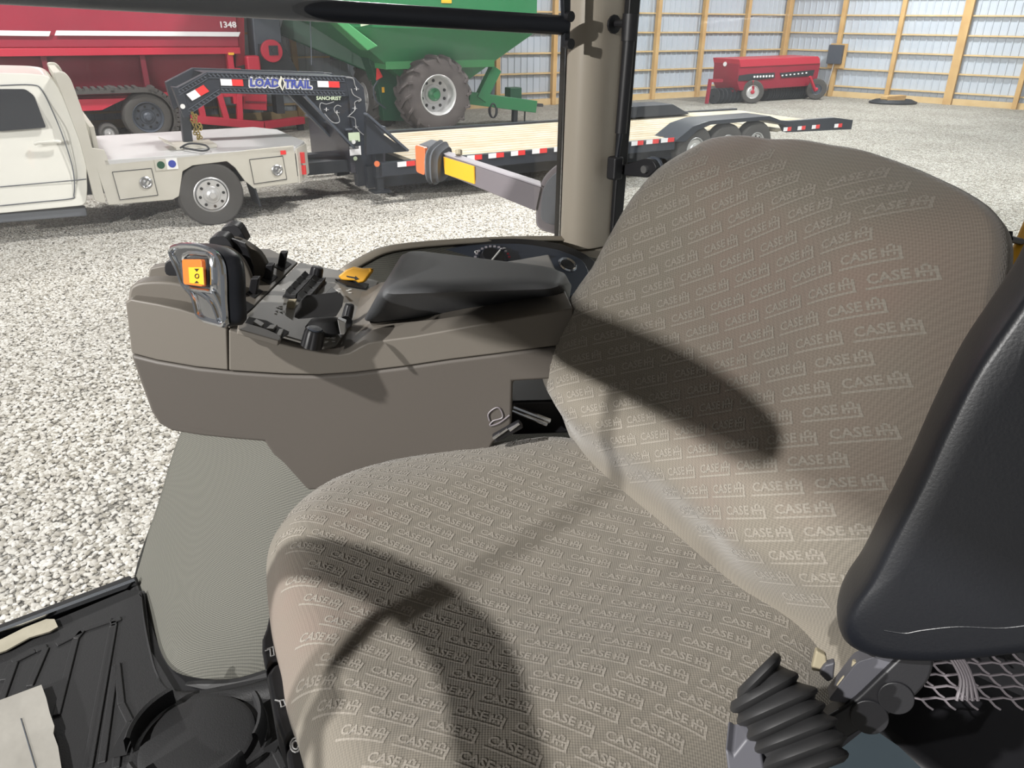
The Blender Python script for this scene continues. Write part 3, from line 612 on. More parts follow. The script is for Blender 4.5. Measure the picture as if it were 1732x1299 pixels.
for s_ in (-.9, -.45): wheel(rc, TW(s_, RW+.35, .26), -W, .19, .5, .1, dish=.03, holes=0, name='road_wheel')
B().prism([TW(-1.6, RW+.1, .95), TW(.0, RW+.1, .93), TW(-.5, RW+.1, .72), TW(-1.4, RW+.1, .72)], W*.3).build('track_frame', M['redb'], rc)
# ================================================================ GREEN GRAIN CART
gc = thing('grain_cart', TW(6.5, 8, 0), 'green grain cart with a large lugged tyre standing beyond the trailer', 'grain cart')
GW = 6.9
def gp(px, py, w=GW): return TP(px, py, w)
def quadband(a, b_, c, d): pass
zf, zb, ztop = 2.2, 1.5, 3.6
s0t, s1t = 3.3, 9.15
s0b, s1b = 5.45, 8.25
w0t, w1t = GW-.2, GW+3.2
w0b, w1b = GW+.35, GW+2.6
b = B()
rings = [[TW(s0t-1.0, w0t, ztop), TW(s1t, w0t, ztop), TW(s1t, w1t, ztop), TW(s0t-1.0, w1t, ztop)],
         [TW(s0t+1.0, w0t, zf+.1), TW(s1t, w0t, zf), TW(s1t, w1t, zf), TW(s0t+1.0, w1t, zf+.1)]]
b.loft(rings, cap0=True, cap1=False); 
b.loft([rings[1], [TW(s0b, w0b, zb), TW(s1b, w0b, zb), TW(s1b, w1b, zb), TW(s0b, w1b, zb)]], cap0=False, cap1=False)
b.loft([[TW(s0b, w0b, zb), TW(s1b, w0b, zb), TW(s1b, w1b, zb), TW(s0b, w1b, zb)], [TW(6.6, w0b+.6, .75), TW(7.3, w0b+.6, .75), TW(7.3, w1b-.6, .75), TW(6.6, w1b-.6, .75)]], cap0=False, cap1=True)
b.build('hopper', M['green'], gc, bevel=.01)
B().prism([TW(s0b-.02, w0b-.05, zb+.07), TW(s1b+.02, w0b-.05, zb+.07), TW(s1b+.02, w0b-.05, zb-.1), TW(s0b-.02, w0b-.05, zb-.1)], W*2.4).build('hopper_band', M['greenb'], gc, bevel=.01)
B().prism([gp(*q, GW-.3) for q in [(555, 26), (572, 26), (640, 78), (622, 86)]], W*.5).build('auger_flap', M['greenb'], gc, bevel=.02)
b = B(); a = gp(611, 42, GW-.22); e = gp(629, 38, GW-.22); text_on(b, 'Brian', a, e-a, ZZ*.1, 0, .02) if False else b.box((a+e)/2, (.28, .01, .06), ((e-a).normalized(), W, ZZ)); b.build('name_decal', M['cream'], gc)
B().box(gp(600, 33, GW-.22), (.18, .01, .06), (U, W, ZZ)).build('white_decal', M['rwhite'], gc)
B().box(gp(755, 1, GW-.2), (.25, .02, .1), (U, W, ZZ)).build('amber_marker', M['ypanel'], gc)
wheel(gc, TW(6.6, GW+.35, .83), -W, .84, .75, .45, tyre='tyrelight', lugs=16, dish=.3, holes=10, capcol='green')
wheel(gc, TW(6.6, GW+3.0, .83), W, .84, .75, .38, tyre='tyre', lugs=16, dish=.2, holes=0)
B().box(TW(6.6, GW+1.7, .83), (.25, 2.2, .25), (U, W, ZZ)).build('axle', M['dgreen'], gc)
# the lead wheel and auger side
wheel(gc, gp(632, 165, GW+2.0), -U, .8, .6, .35, tyre='tyre', lugs=16, dish=.1, holes=0, name='duals')
B().beam(gp(480, 40, GW+2.6), gp(690, 130, GW+1.2), .5, .5).build('auger_tube', M['dgreen'], gc, bevel=.05)
B().prism([gp(*q, GW+1.0) for q in [(620, 90), (655, 95), (700, 130), (690, 205), (650, 205), (640, 150)]], W*.5).build('rear_frame', M['dgreen'], gc, bevel=.02)
B().beam(gp(560, 90, GW+2.0), gp(690, 80, GW+2.), .3, .3).build('hydraulic_cover', M['machine'], gc)
t_ = [gp(*q, GW+.9) for q in [(637, 110), (647, 130), (636, 136)]]
B().prism(t_, -W*.02).build('slow_vehicle_triangle', M['rred'], gc)
B().box(gp(657, 103, GW+.7), (.25, .05, .13), (U, W, ZZ)).build('tail_lamp', M['rred'], gc, bevel=.01)
B().box(gp(648, 152, GW+.95), (.06, .02, .12), (U, W, ZZ)).build('valve_tag', M['ypanel'], gc)
B().tube(smooth_path([gp(640, 135, GW+.9), gp(632, 150, GW+.9), gp(636, 170, GW+.9), gp(652, 183, GW+.9)], 5), .02, 6).build('hose', M['machgrey'], gc)
B().tube([gp(524, 0, GW), gp(527, 110, GW)], .012, 6).build('antenna_rod', M['machgrey'], gc)
B().beam(gp(838, 115, GW+.7), gp(812, 168, GW+.7), .28, .2, up=W).build('front_leg', M['green'], gc, bevel=.01)
B().beam(gp(790, 165, GW+.8), gp(903, 180, GW+.8), .3, .3).build('tongue', M['green'], gc, bevel=.015)
B().beam(gp(903, 177, GW+.8), gp(917, 178, GW+.8), .1, .08).build('hitch', M['machine'], gc)
B().box(gp(868, 158, GW+.85), (.35, .3, .3), (U, W, ZZ)).build('hose_holder', M['dgreen'], gc, bevel=.02)
B().tube([gp(831, 142, GW+.8), gp(830, 160, GW+.8)], .1, 12).build('manual_tube', M['machgrey'], gc)
b = B()
for k in range(3): b.tube([gp(834+(7-k)*cos(t), 187+12*sin(t), GW+.7-k*.03) for t in np.linspace(0, 2*pi, 20)[:-1]], .02, 6, closed=True)
b.build('hose_coil', M['machine'], gc)
B().beam(gp(871, 180, GW+.8), gp(870, 206, GW+.8), .12, .12, up=W).build('stand_leg', M['machine'], gc)
B().beam(gp(888, 183, GW+.8), gp(887, 208, GW+.8), .03, .03, up=W).build('stand_pin', M['machine'], gc)
# ================================================================ SEED DRILL
sd = thing('seed_drill', TW(19.5, 9, 0), 'long red seed drill with small tyres standing by the far wall', 'seed drill')
DW = 8.7
def dp(px, py, w=DW): return TP(px, py, w)
Y0 = 80
def dz(x, y): return (1180+x/6.662, 80+y/6.662)
front = [dz(*q) for q in [(300, 150), (350, 130), (480, 150), (470, 480), (380, 490), (280, 400), (285, 270), (268, 240)]]
B().prism([dp(*dz(*q)) for q in [(475, 150), (1375, 120), (1385, 190), (1345, 380), (1230, 440), (480, 490), (450, 400)]], W*1.15).build('seed_box', M['red'], sd, bevel=.03)
B().prism([dp(*dz(*q), DW-.03) for q in [(470, 135), (1360, 102), (1378, 122), (1382, 185), (485, 228)]], W*1.2).build('box_lid', M['redb'], sd, bevel=.02)
B().prism([dp(*dz(*q), DW-.02) for q in [(470, 318), (600, 300), (870, 285), (870, 345), (600, 375), (460, 378)]], W*.1).build('metering_recess', M['machine'], sd)
B().prism([dp(*dz(*q), DW-.02) for q in [(930, 290), (1200, 265), (1320, 255), (1300, 320), (950, 345)]], W*.1).build('metering_recess', M['machine'], sd)
b = B()
for k in range(7): b.box(dp(*dz(640+k*34, 332-k*1.5), DW-.06), (.07, .02, .06), (U, W, ZZ))
for k in range(7): b.box(dp(*dz(955+k*45, 318-k*5), DW-.06), (.06, .02, .04), (U, W, ZZ))
b.build('seed_cup', M['rwhite'], sd)
B().disc(dp(*dz(470, 200), DW)+W*.6-U*.02, -U, .07, .03).build('end_badge', M['rwhite'], sd)
b = B()
for k in range(18):
    c = dp(*dz(740+k*28, 540-k*4.5), DW+.35); c.z = .24
    b.lathe([(.02, -.02), (.24, -.02), (.24, .02), (.02, .02)], c, (U+W*.2).normalized(), 14, closed=True)
    b.beam(c+ZZ*.02, c+ZZ*.4+U*.02, .05, .06)
for k in range(8):
    c = dp(*dz(180+k*45, 560-k*3), DW+.35); c.z = .24
    b.lathe([(.02, -.02), (.24, -.02), (.24, .02), (.02, .02)], c, (U+W*.2).normalized(), 14, closed=True)
    b.beam(c+ZZ*.02, c+ZZ*.4, .05, .06)
b.build('disc_opener', M['machine'], sd, kind='stuff')
wheel(sd, (lambda c: Vector((c.x, c.y, .36)))(dp(*dz(610, 545), DW-.1)), (-W*.75-U*.65), .36, .26, .2, hubcol='rim', tyre='tyre', dish=.04, holes=0, capcol='redb')
wheel(sd, (lambda c: Vector((c.x, c.y, .34)))(dp(*dz(1330, 495), DW-.1)), (-W*.75-U*.65), .34, .24, .17, hubcol='machgrey', tyre='tyre', dish=.04, holes=0, capcol='redb')
B().beam(dp(*dz(625, 375), DW-.15), dp(*dz(625, 520), DW-.15), .07, .07, up=W).build('wheel_arm', M['redb'], sd)
B().beam(dp(*dz(1265, 330), DW-.15), dp(*dz(1325, 490), DW-.15), .07, .07, up=W).build('wheel_arm', M['redb'], sd)
b = B(); b.beam(dp(*dz(130, 375)), dp(*dz(275, 375)), .09, .09); b.beam(dp(*dz(140, 380)), dp(*dz(100, 635)), .08, .09, up=W); b.build('parking_stand', M['red'], sd)
B().prism([dp(*dz(*q), DW+.2) for q in [(385, 480), (1230, 440), (1230, 470), (385, 505)]], W*.3).build('frame_bar', M['dred'], sd)
# ================================================================ CAB: frame of reference
FL = 1.45                                   # cab floor height
WP = Vector((-.777, 1.244, 0)); WD = Vector((.777, .63, 0)).normalized(); WN = Vector((-WD.y, WD.x, 0))  # right-hand glass plane
def wp(px, py, o=0.): return PL(px, py, WP+WN*o, WN)
RP = wp(1065, 300)-Vector((.777, .63, 0))*.13; RD = Vector((.63, -.777, 0)).normalized(); RN = Vector((.777, .63, 0)).normalized()
def rr_(px, py, o=0.): return PL(px, py, RP+RN*o, RN)
g = wp(950, 300); a0 = wp(-400, 300)
def at(p, z): return Vector((p.x, p.y, z))
w1 = B().add([at(a0, 1.35), at(g, 1.35), at(g, 3.1), at(a0, 3.1)], [(0, 1, 2, 3)]).prism([at(a0, 1.35), at(g, 1.35), at(g, 3.1), at(a0, 3.1)], WN*.004) if False else B().prism([at(a0, 1.35), at(g, 1.35), at(g, 3.1), at(a0, 3.1)], WN*.004)
w1 = w1.build('window_1', M['glass1'], kind='structure', flat=True)
b = B(); b.beam(wp(-60, 1098, -.01), wp(226, 988, -.01), .03, .03); b.build('window_gasket', M['gasket'], w1, bevel=.004)
b = B(); b.beam(wp(-60, 1092, -.03), wp(228, 984, -.03), .01, .01); b.build('sill_strip', M['chrome'], w1)
e0 = rr_(1046, 300); e1 = RP+RD*1.5
w2 = B().prism([at(RP, 1.6), at(e1, 1.6), at(e1, 3.1), at(RP, 3.1)], RN*.004).build('window_2', M['glass2'], kind='structure', flat=True)
# pillar
pc = [wp(948, 200), wp(1000, 200), wp(1062, 200)]
cx = (at(wp(928, 390), 0)+at(wp(1020, 390), 0))/2-WN*.02
pw = (at(wp(1020, 390), 0)-at(wp(928, 390), 0)).length/2*.86
def pring(z, sx=1., sh=0.):
    pts = []
    for t in np.linspace(0, 2*pi, 33)[:-1]:
        c, s = cos(t), sin(t); k = 2/2.6
        x = math.copysign(abs(c)**k, c); y = math.copysign(abs(s)**k, s)
        pts.append(cx+WD*(x*pw*sx+sh)+WN*(y*.05*sx-.03)+ZZ*z)
    return pts
zs = wp(990, 400).z
B().loft([pring(zs+.0, .98, 0), pring(zs+.005, 1., 0), pring(zs+.55, 1.03, .004), pring(3.1, 1.1, .0)]).build('trim_1', M['pillar'], kind='structure', label='taupe window pillar trim')
B().loft([pring(FL+.2, 1.1, 0), pring(zs-.006, 1.02, 0)]).build('trim_2', M['pillar'], kind='structure')
b = B(); b.beam(at(wp(947, 390, .03), zs-.02), at(wp(947, 390, .03), 3.1), .02, .02, up=WN); b.build('trim_3', M['gasket'], kind='structure')
gx = rr_(1063, 300, -.02)
B().beam(rr_(1037, 400, -.02), rr_(1069, -20, -.02), .03, .035, up=RN).build('trim_4', M['gasket'], kind='structure', bevel=.005)
# roof slab and left side of the cab (outside the frame, shade the interior)
B().prism([Vector((x, y, 3.15)) for x, y in [tuple((WP+WD*a+WN*bq)[:2]) for a, bq in ((-.9, .05), (1.75, .05), (1.75, -1.75), (-.9, -1.75))]], ZZ*.15).build('ceiling', M['pillar'], kind='structure')
# grab rail
gr = thing('grab_rail', wp(955, 42, -.06), 'black round rail crossing the top of the side window to the pillar', 'grab rail')
r0 = P(-30, -17, 1.2); r1 = PL(957, 43, wp(957, 43, -.09), WN)
B().tube([r0.lerp(r1, t) for t in np.linspace(-.05, 1, 6)], [.0195]*6, 20).build('bar', M['blackmet'], gr)
rb = thing('x', (0, 0, 0), None, None) if False else None
b = B(); c = wp(960, 42, -.1)
b.prism(roundpoly([wp(953, -30, -.1), wp(966, -30, -.1), wp(964, 80, -.1), wp(956, 82, -.1)], .006, 3), WN*.012); b.build('mounting_plate', M['blackmet'], gr, bevel=.002)
for y in (28, 74): B().disc(wp(960, y, -.1), -WN, .011, .012, 12).build('bolt', M['black'], gr)
# gas strut + hinge bracket
gs = thing('gas_strut', rr_(1045, 280, -.06), 'black gas strut running down beside the pillar to the rear window bracket', 'gas strut')
s0 = rr_(1066, 40, -.07); s1 = rr_(1050, 225, -.07); s2 = rr_(1043, 272, -.07)
B().tube([s0, s1], .0135, 16).build('cylinder', M['black'], gs)
B().tube([s1, s2], .006, 10).build('rod', M['blackmet'], gs)
B().tube([s0+ZZ*.02, s0-ZZ*.035], .018, 12).build('end_socket', M['black'], gs)
B().tube([s0, rr_(1042, 40, -.07)], [.01, .008], 10).disc(rr_(1040, 41, -.07), (rr_(1040, 41, -.07)-s0).normalized(), .02, .012, 12).build('ball_stud', M['black'], gs)
B().box(rr_(1040, 284, -.07), (.03, .03, .055), (RD, RN, ZZ)).build('rod_socket', M['black'], gs, bevel=.006)
hb = thing('hinge_bracket', rr_(1080, 285, -.06), 'black bolted hinge bracket on the rear glass behind the seat corner', 'bracket')
B().prism(roundpoly([rr_(1048, 281, -.05), rr_(1090, 268, -.05), rr_(1104, 270, -.05), rr_(1112, 285, -.05), rr_(1095, 301, -.05), rr_(1050, 296, -.05)], .008, 3), RN*.015).build('plate', M['black'], hb, bevel=.003)
for q in ((1049, 288), (1093, 286)): B().disc(rr_(*q, -.05), -RN, .009, .01, 10).build('bolt', M['steel'], hb)
B().tube([rr_(1104+12*cos(t), 281+11*sin(t), -.03) for t in np.linspace(-2.2, 1.2, 9)], .008, 8).build('latch_ring', M['machgrey'], hb)
# yellow handle at the far right
yh = thing('release_handle', P(1712, 430, 1.1), 'yellow bar with a small black T knob at the right edge beside the seat', 'handle')
B().beam(P(1745, 370, 1.15), P(1700, 478, 1.1), .016, .02).build('bar', M['yellow'], yh, bevel=.004)
b = B(); b.tube([P(1708, 392, 1.08), P(1705, 416, 1.08)], .004, 8); b.tube([P(1707, 404, 1.08), P(1728, 409, 1.12)], .005, 8); b.build('knob', M['black'], yh)
# marker light arm outside
AP = wp(915, 330, .12); AD = None
ma = thing('marker_light_arm', AP, 'grey outrigger arm with amber lamp and yellow reflector outside the side window', 'light arm')
ZA0, ZA1 = 2.75, 2.35
at0 = [P(750, 262, ZA0), P(753, 295, ZA0), P(906, 358, ZA1), P(915, 317, ZA1)]
dn = P(0, 0, 1)*0+Vector((.12, .1, .0)); dpt = Vector((.0, .075, .0))
B().prism(at0, dpt).build('arm', M['armgrey'], ma, bevel=.004)
B().prism([at0[0]+ZZ*.001, at0[3]+ZZ*.001, at0[3]+dpt+ZZ*.001, at0[0]+dpt+ZZ*.001], ZZ*.004).build('arm_top', M['armtop'], ma)  # paler grey sheet over the arm's top face
na = (at0[3]-at0[0]).cross(ZZ).normalized(); na = na if na.y < 0 else -na
def armp(px, py): 
    nn = (at0[3]-at0[0]).cross(at0[1]-at0[0]).normalized(); return PL(px, py, at0[0]+na*.004, nn)
B().prism([armp(751, 265), armp(803, 281), armp(804, 311), armp(754, 294)], na*.004).build('reflector', M['ypanel'], ma)
rings = []
for k, (px, s_) in enumerate(((733, 1.05), (737, 1.2), (741, 1.08), (745, 1.18), (749, 1.0), (753, .95))):
    cpt = P(px, 272+k*1.2, ZA0+.03); x = Vector((.25, .95, .1)).normalized()
    rings.append([cpt+x*(.085*s_*math.copysign(abs(cos(t))**.6, cos(t)))+ZZ*(.055*s_*math.copysign(abs(sin(t))**.6, sin(t))) for t in np.linspace(0, 2*pi, 21)[:-1]])
B().loft(rings).build('rubber_sleeve', M['foam'], ma)
B().prism(roundpoly([P(708, 243, 2.82), P(738, 250, 2.74), P(737, 300, 2.74), P(712, 292, 2.82)], .012, 3), Vector((.03, .12, 0))).build('lamp_housing', M['foam'], ma, bevel=.006)
B().prism(roundpoly([P(707, 244, 2.8), P(724, 249, 2.76), P(723, 296, 2.76), P(709, 290, 2.8)], .012, 3), Vector((-.01, -.012, 0))).build('amber_lens', M['amber'], ma, bevel=.004)
B().tube([P(776, 262, 2.72), P(776, 254, 2.72)], .012, 10).build('bolt_cap', M['beige'], ma)
fd = [(908, 330), (914, 310), (925, 293), (946, 277), (975, 275), (975, 400), (935, 396), (912, 388), (905, 372)]
fo = smooth_path([P(x, y, 2.36) for x, y in fd], 4, True)
mg = B().prism(fo, Vector((.05, .14, 0))).build('mounting_guard', M['armgrey'], ma, bevel=.012, seg=3)
B().beam(P(970, 340, 2.42), at(wp(975, 340, .03), P(970, 340, 2.42).z), .05, .08).build('mounting_bracket', M['machine'], ma)
B().prism(smooth_path([P(925+(x-925)*.7+4, 335+(y-335)*.75, 2.345) for x, y in fd], 4, True), Vector((.0, .01, 0))).build('guard_recess', M['foam'], ma, bevel=.002)
# ================================================================ SIDE TRIM (liner + climate panel)
def cat_grid(rows, n=8):
    rr = [smooth_path(r, n) for r in rows]; cols = list(zip(*rr)); cc = [smooth_path(c, n) for c in cols]
    return [list(r) for r in zip(*cc)]
rows = [[P(330, 690, 1.56), P(420, 690, 1.5), P(520, 690, 1.45), P(640, 690, 1.4)],
        [P(300, 745, 1.53), P(390, 745, 1.46), P(490, 750, 1.39), P(620, 750, 1.36)],
        [P(268, 850, 1.545), P(350, 855, 1.44), P(450, 865, 1.375), P(580, 860, 1.35)],
        [P(226, 985, 1.58), P(310, 1000, 1.43), P(430, 1010, 1.355), P(560, 1000, 1.34)],
        [P(250, 1085, 1.46), P(300, 1100, 1.37), P(410, 1105, 1.345), P(540, 1090, 1.35)],
        [P(272, 1140, 1.395), P(300, 1160, 1.355), P(400, 1158, 1.345), P(520, 1130, 1.365)]]
t5 = B().grid(cat_grid(rows)).build('trim_5', M['liner'], kind='structure', solid=.01, ang=80)
b = B(); b.tube(smooth_path([P(226, 985, 1.575), P(235, 1010, 1.54), P(250, 1085, 1.45), P(266, 1135, 1.39), P(290, 1163, 1.35), P(340, 1163, 1.34), P(400, 1160, 1.335), P(460, 1142, 1.35), P(540, 1120, 1.37)], 6), .013, 10)
b.build('liner_piping', M['blacksoft'], t5)
# upper sill and sloping shelf
sillo = [wp(*q, -.005) for q in [(400, 560), (520, 490), (570, 458), (606, 436), (650, 418), (740, 408), (860, 402), (950, 402), (992, 408)]]
silli = [wp(*q, -.005) for q in [(400, 560), (520, 490), (570, 458), (606, 436), (650, 418), (740, 408), (860, 402), (950, 402), (992, 408)]]
r1 = [p for p in sillo]; r2 = [p-WN*.05-ZZ*.012 for p in sillo]; r3 = [p-WN*.2-ZZ*.09 for p in sillo]; r4 = [p-WN*.34-ZZ*.25 for p in sillo]; r5 = [p-WN*.42-ZZ*.5 for p in sillo]
B().grid(cat_grid([r1, r2, r3, r4, r5], 5)).build('trim_6', M['liner'], kind='structure', solid=.01, ang=80)
b = B(); so_ = smooth_path([p+ZZ*.006-WN*.012 for p in sillo[2:]], 5); b.grid([[p+ZZ*.0 for p in so_], [p-WN*.014+ZZ*.003 for p in so_], [p-WN*.028-ZZ*.003 for p in so_]])
b.build('trim_8', M['pillar'], kind='structure', solid=.006)  # pale strip added: light on the sill liner put into its colour
cpl = thing('climate_panel', wp(860, 420, -.1), 'dark curved climate control panel with dial in the side sill behind the armrest pad', 'control panel')
# plane of the climate panel
q0 = wp(860, 402, -.03); sn = (WN*-.45+ZZ*.9).normalized(); sn = (-WN*.5+ZZ*.86).normalized()
def cpx(px, py, o=0.): return PL(px, py, q0+sn*(.012+o), sn)
ol = smooth_path([cpx(*q) for q in [(728, 424), (760, 414), (800, 406), (840, 403), (880, 403), (920, 407), (960, 416), (1000, 436), (1010, 460), (980, 500), (900, 520), (760, 520), (700, 480)]], 4, True)
B().prism(ol, sn*-.03).build('black_surround', M['black'], cpl, bevel=.003)
il = smooth_path([cpx(*q, .004) for q in [(745, 424), (790, 415), (840, 412), (880, 412), (920, 417), (955, 426), (990, 446), (990, 490), (900, 510), (770, 500), (735, 440)]], 4, True)
B().prism(il, sn*-.01).build('face', M['climate'], cpl, bevel=.002)
dc = cpx(832, 440, .005)
dl_ = B().lathe([(.0, .016), (.026, .014), (.03, 0)], dc, sn, 28).build('dial', M['black'], cpl)
B().beam(cpx(832, 440, .022), cpx(846, 423, .02), .003, .003).build('dial_pointer', M['white'], dl_)
b = B()
for k in range(12):
    t = pi*(.05+.9*k/11); rx = cpx(862, 440, .006)-dc; ry = cpx(832, 416, .006)-dc
    b.box(dc+rx.normalized()*.043*cos(t)+ry.normalized()*.043*sin(t)+sn*.004, (.006, .006, .001), (rx.normalized(), ry.normalized(), sn), 1 if k < 2 else 0)
b.build('dial_scale', [M['armtop'], M['redb']], cpl)
b = B(); b.tube([cpx(806+3*cos(t), 426+2*sin(t), .006) for t in np.linspace(0, 2*pi, 9)[:-1]], .0012, 4, closed=True); b.box(cpx(851, 420, .006), (.012, .008, .001), (WD, WN, sn)); b.build('print_mark', M['white'], cpl)
B().box(cpx(912, 436, .006), (.05, .016, .003), (WD, WN, sn)).build('slider', M['machgrey'], cpl)
sk_ = cpx(960, 447, .005)
B().lathe([(.016, .0), (.021, .003), (.024, 0)], sk_, sn, 28).build('socket_ring', M['chrome'], cpl)
B().disc(sk_, sn, .016, .001, 24).build('socket', M['recess'], cpl)
# ================================================================ FLOOR AND MAT
def fpt(x, y, z=FL): return Vector((x, y, z))
o1 = H(-200, 1158, FL); o2 = H(226, 992, FL)
base = [o1, o2, H(300, 960, FL)+Vector((0.1, .1, 0)), Vector((.5, 1.6, FL)), Vector((1.2, .9, FL)), Vector((.6, -.3, FL)), Vector((-1.2, -.3, FL))]
B().prism(base, -ZZ*.1).build('cab_floor', M['black'], kind='structure')
mt = thing('floor_mat', H(150, 1150, FL), 'black ribbed rubber floor mat under the seat front', 'floor mat')
mo = [H(-150, 1150, FL+.012), H(215, 998, FL+.012), H(245, 1000, FL+.012), H(255, 1100, FL+.012), H(300, 1175, FL+.012), H(480, 1140, FL+.012), H(800, 1150, FL+.012), Vector((.1, .2, FL+.012)), Vector((-1.0, .2, FL+.012))]
B().prism(mo, -ZZ*.01).build('sheet', M['mat'], mt)
def ribs(lines, w_=.012, h=.006, nm='rib'):
    for ln in lines:
        b = B()
        pts = [H(x, y, FL+.014) for x, y in ln]
        for p, q in zip(pts[:-1], pts[1:]): b.beam(p-ZZ*.002, q-ZZ*.002, w_, h)
        b.build(nm, M['mat'], mt, bevel=.002)
ribs([[(140, 1065), (128, 1080), (95, 1210)], [(140, 1065), (190, 1048), (193, 1055), (150, 1300)], [(205, 1045), (193, 1050), (190, 1060), (145, 1300)],
      [(195, 1125), (172, 1290)], [(198, 1122), (205, 1190), (220, 1220), (200, 1260), (196, 1299)], [(78, 1095), (50, 1160)], [(60, 1100), (20, 1120), (5, 1150)], [(80, 1092), (60, 1100)], [(95, 1090), (140, 1068)], [(25, 1120), (0, 1190)], [(440, 1220), (480, 1299)]])
# raised lip around the liner foot
lp = [H(x, y, FL+.03) for x, y in [(236, 1002), (238, 1040), (247, 1095), (258, 1140), (280, 1178), (330, 1190), (390, 1180), (460, 1172), (520, 1165)]]
lq = [P(x, y, z) for x, y, z in [(243, 1005, 1.53), (250, 1050, 1.47), (262, 1105, 1.41), (276, 1145, 1.365), (300, 1163, 1.345), (340, 1165, 1.335), (400, 1160, 1.33), (460, 1142, 1.345), (540, 1120, 1.365)]]
B().grid([smooth_path([p-ZZ*.02 for p in lp], 4), smooth_path([p.lerp(q, .5)+ZZ*.004 for p, q in zip(lp, lq)], 4), smooth_path(lq, 4)]).build('raised_lip', M['mat'], mt, solid=.006, ang=80)
# seat pedestal ring with slots
pc_ = H(335, 1250, FL+.02)
b = B(); b.lathe([(.0, .014), (.078, .014), (.086, .011), (.09, 0)], pc_-ZZ*.01, ZZ, 48); b.build('pedestal_disc', M['mat'], mt)
for a0_, a1_ in ((-.15, .75), (2.3, 3.4), (3.9, 4.6), (5.1, 5.8)):
    b = B(); tt = np.linspace(a0_, a1_, 10)
    b.grid([[pc_+Vector((cos(t)*r, sin(t)*r, z)) for t in tt] for r, z in ((.094, .0), (.094, .03), (.099, .033), (.103, .028), (.105, .0))])
    b.grid([[pc_+Vector((cos(t)*r, sin(t)*r, -.004)) for t in tt] for r in (.105, .128)], 1)
    b.build('pedestal_rim', [M['mat'], M['recess']], mt)
tp_ = B().prism([H(x, y, FL+.02) for x, y in [(-20, 1088), (0, 1082), (40, 1062), (78, 1047), (92, 1047), (98, 1060), (84, 1068), (50, 1078), (10, 1100), (-20, 1110)]], -ZZ*.003)
tp_.build('masking_tape', M['tape'], label='torn strip of masking tape on the mat edge below the window', cat='tape')
random.seed(2)
pe = [(-20, 1190), (0, 1184), (70, 1158), (78, 1180), (84, 1205), (92, 1228), (90, 1240), (98, 1262), (104, 1299), (110, 1330), (-20, 1330)]
B().prism([H(x, y, FL+.026) for x, y in pe], -ZZ*.004).build('floor_patch', M['paper'], label='pale worn square of paper stuck on the mat at lower left corner', cat='paper')
B().beam(H(35, 1215, FL+.0268), H(60, 1299, FL+.0268), .0012, .0006).build('crease_line', M['machgrey'], bpy.data.objects['floor_patch'])
# ================================================================ SEAT
SC = Vector((.19, .815, 1.93)); SL = Vector((.50, -.866, 0)); SF = Vector((-.866, -.50, 0))
def polar(pts, n=128, sm=2):
    an = np.array([atan2(y, x) for x, y in pts]); rd = np.array([sqrt(x*x+y*y) for x, y in pts]); o = np.argsort(an); an = an[o]; rd = rd[o]
    A = np.concatenate([an-2*pi, an, an+2*pi]); R = np.tile(rd, 3); g = np.linspace(-pi, pi, 361)[:-1]; v = np.interp(g, A, R)
    for _ in range(sm): v = (np.roll(v, 2)+np.roll(v, 1)*2+v*3+np.roll(v, -1)*2+np.roll(v, -2))/9
    return lambda t: float(np.interp((t+pi) % (2*pi)-pi, np.append(g, pi), np.append(v, v[0])))
seat = thing('driver_seat', Vector((.0, .7, FL)), 'grey-brown fabric tractor seat with raised black armrest, lettering woven across it', 'seat')
CL, CF = 0., .2
px = [(935, 728), (840, 738), (770, 745), (700, 757), (640, 768), (600, 778), (560, 790), (520, 808), (490, 830), (470, 850), (452, 875), (446, 900), (445, 940), (448, 980), (455, 1030), (470, 1080), (500, 1200), (530, 1299)]
pts = []
for q in px:
    p = H(*q, SC.z-.02)-SC; pts.append((p.dot(SL)-CL, p.dot(SF)-CF))
pts += [(.22, .49-CF), (.29, .45-CF), (.32, .36-CF), (.325, .2-CF), (.315, .1-CF), (.29, .0-CF), (.27, -.06-CF), (.1, -.07-CF), (-.1, -.07-CF), (-.25, -.05-CF)]
RC = polar(pts, sm=6)
def prof(s, tab):
    return float(np.interp(s, [a for a, _ in tab], [b_ for _, b_ in tab]))
ctab_s = np.linspace(0, 1, 41)
def czf(s): return -.002-.055*max(0, (s-.72)/.28)**3.2
def csurf(l, f):
    x, y = l-CL, f-CF; t = atan2(y, x); r = sqrt(x*x+y*y); s = min(r/RC(t), 1)
    z = czf(s)+.012*math.exp(-((abs(l)-.2)/.07)**2)*(1 if s < .95 else 0)*(1-s**6) - .012*math.exp(-(l/.12)**2)*math.exp(-((f-.2)/.2)**2)
    return z
rings = []
NT = 256
for s in list(np.linspace(.02, .7, 40))+list(np.linspace(.712, 1, 34)):
    rr = []
    for t in np.linspace(0, 2*pi, NT+1)[:-1]:
        r = RC(t)*s; l, f = CL+r*cos(t), CF+r*sin(t); rr.append(SC+SL*l+SF*f+ZZ*csurf(l, f))
    rings.append(rr)
for s, z in ((1.003, -.075), (.995, -.1), (.97, -.12), (.9, -.13)):
    rings.append([SC+SL*(CL+RC(t)*s*cos(t))+SF*(CF+RC(t)*s*sin(t))+ZZ*z for t in np.linspace(0, 2*pi, NT+1)[:-1]])
bc = B(); bc.loft(rings)
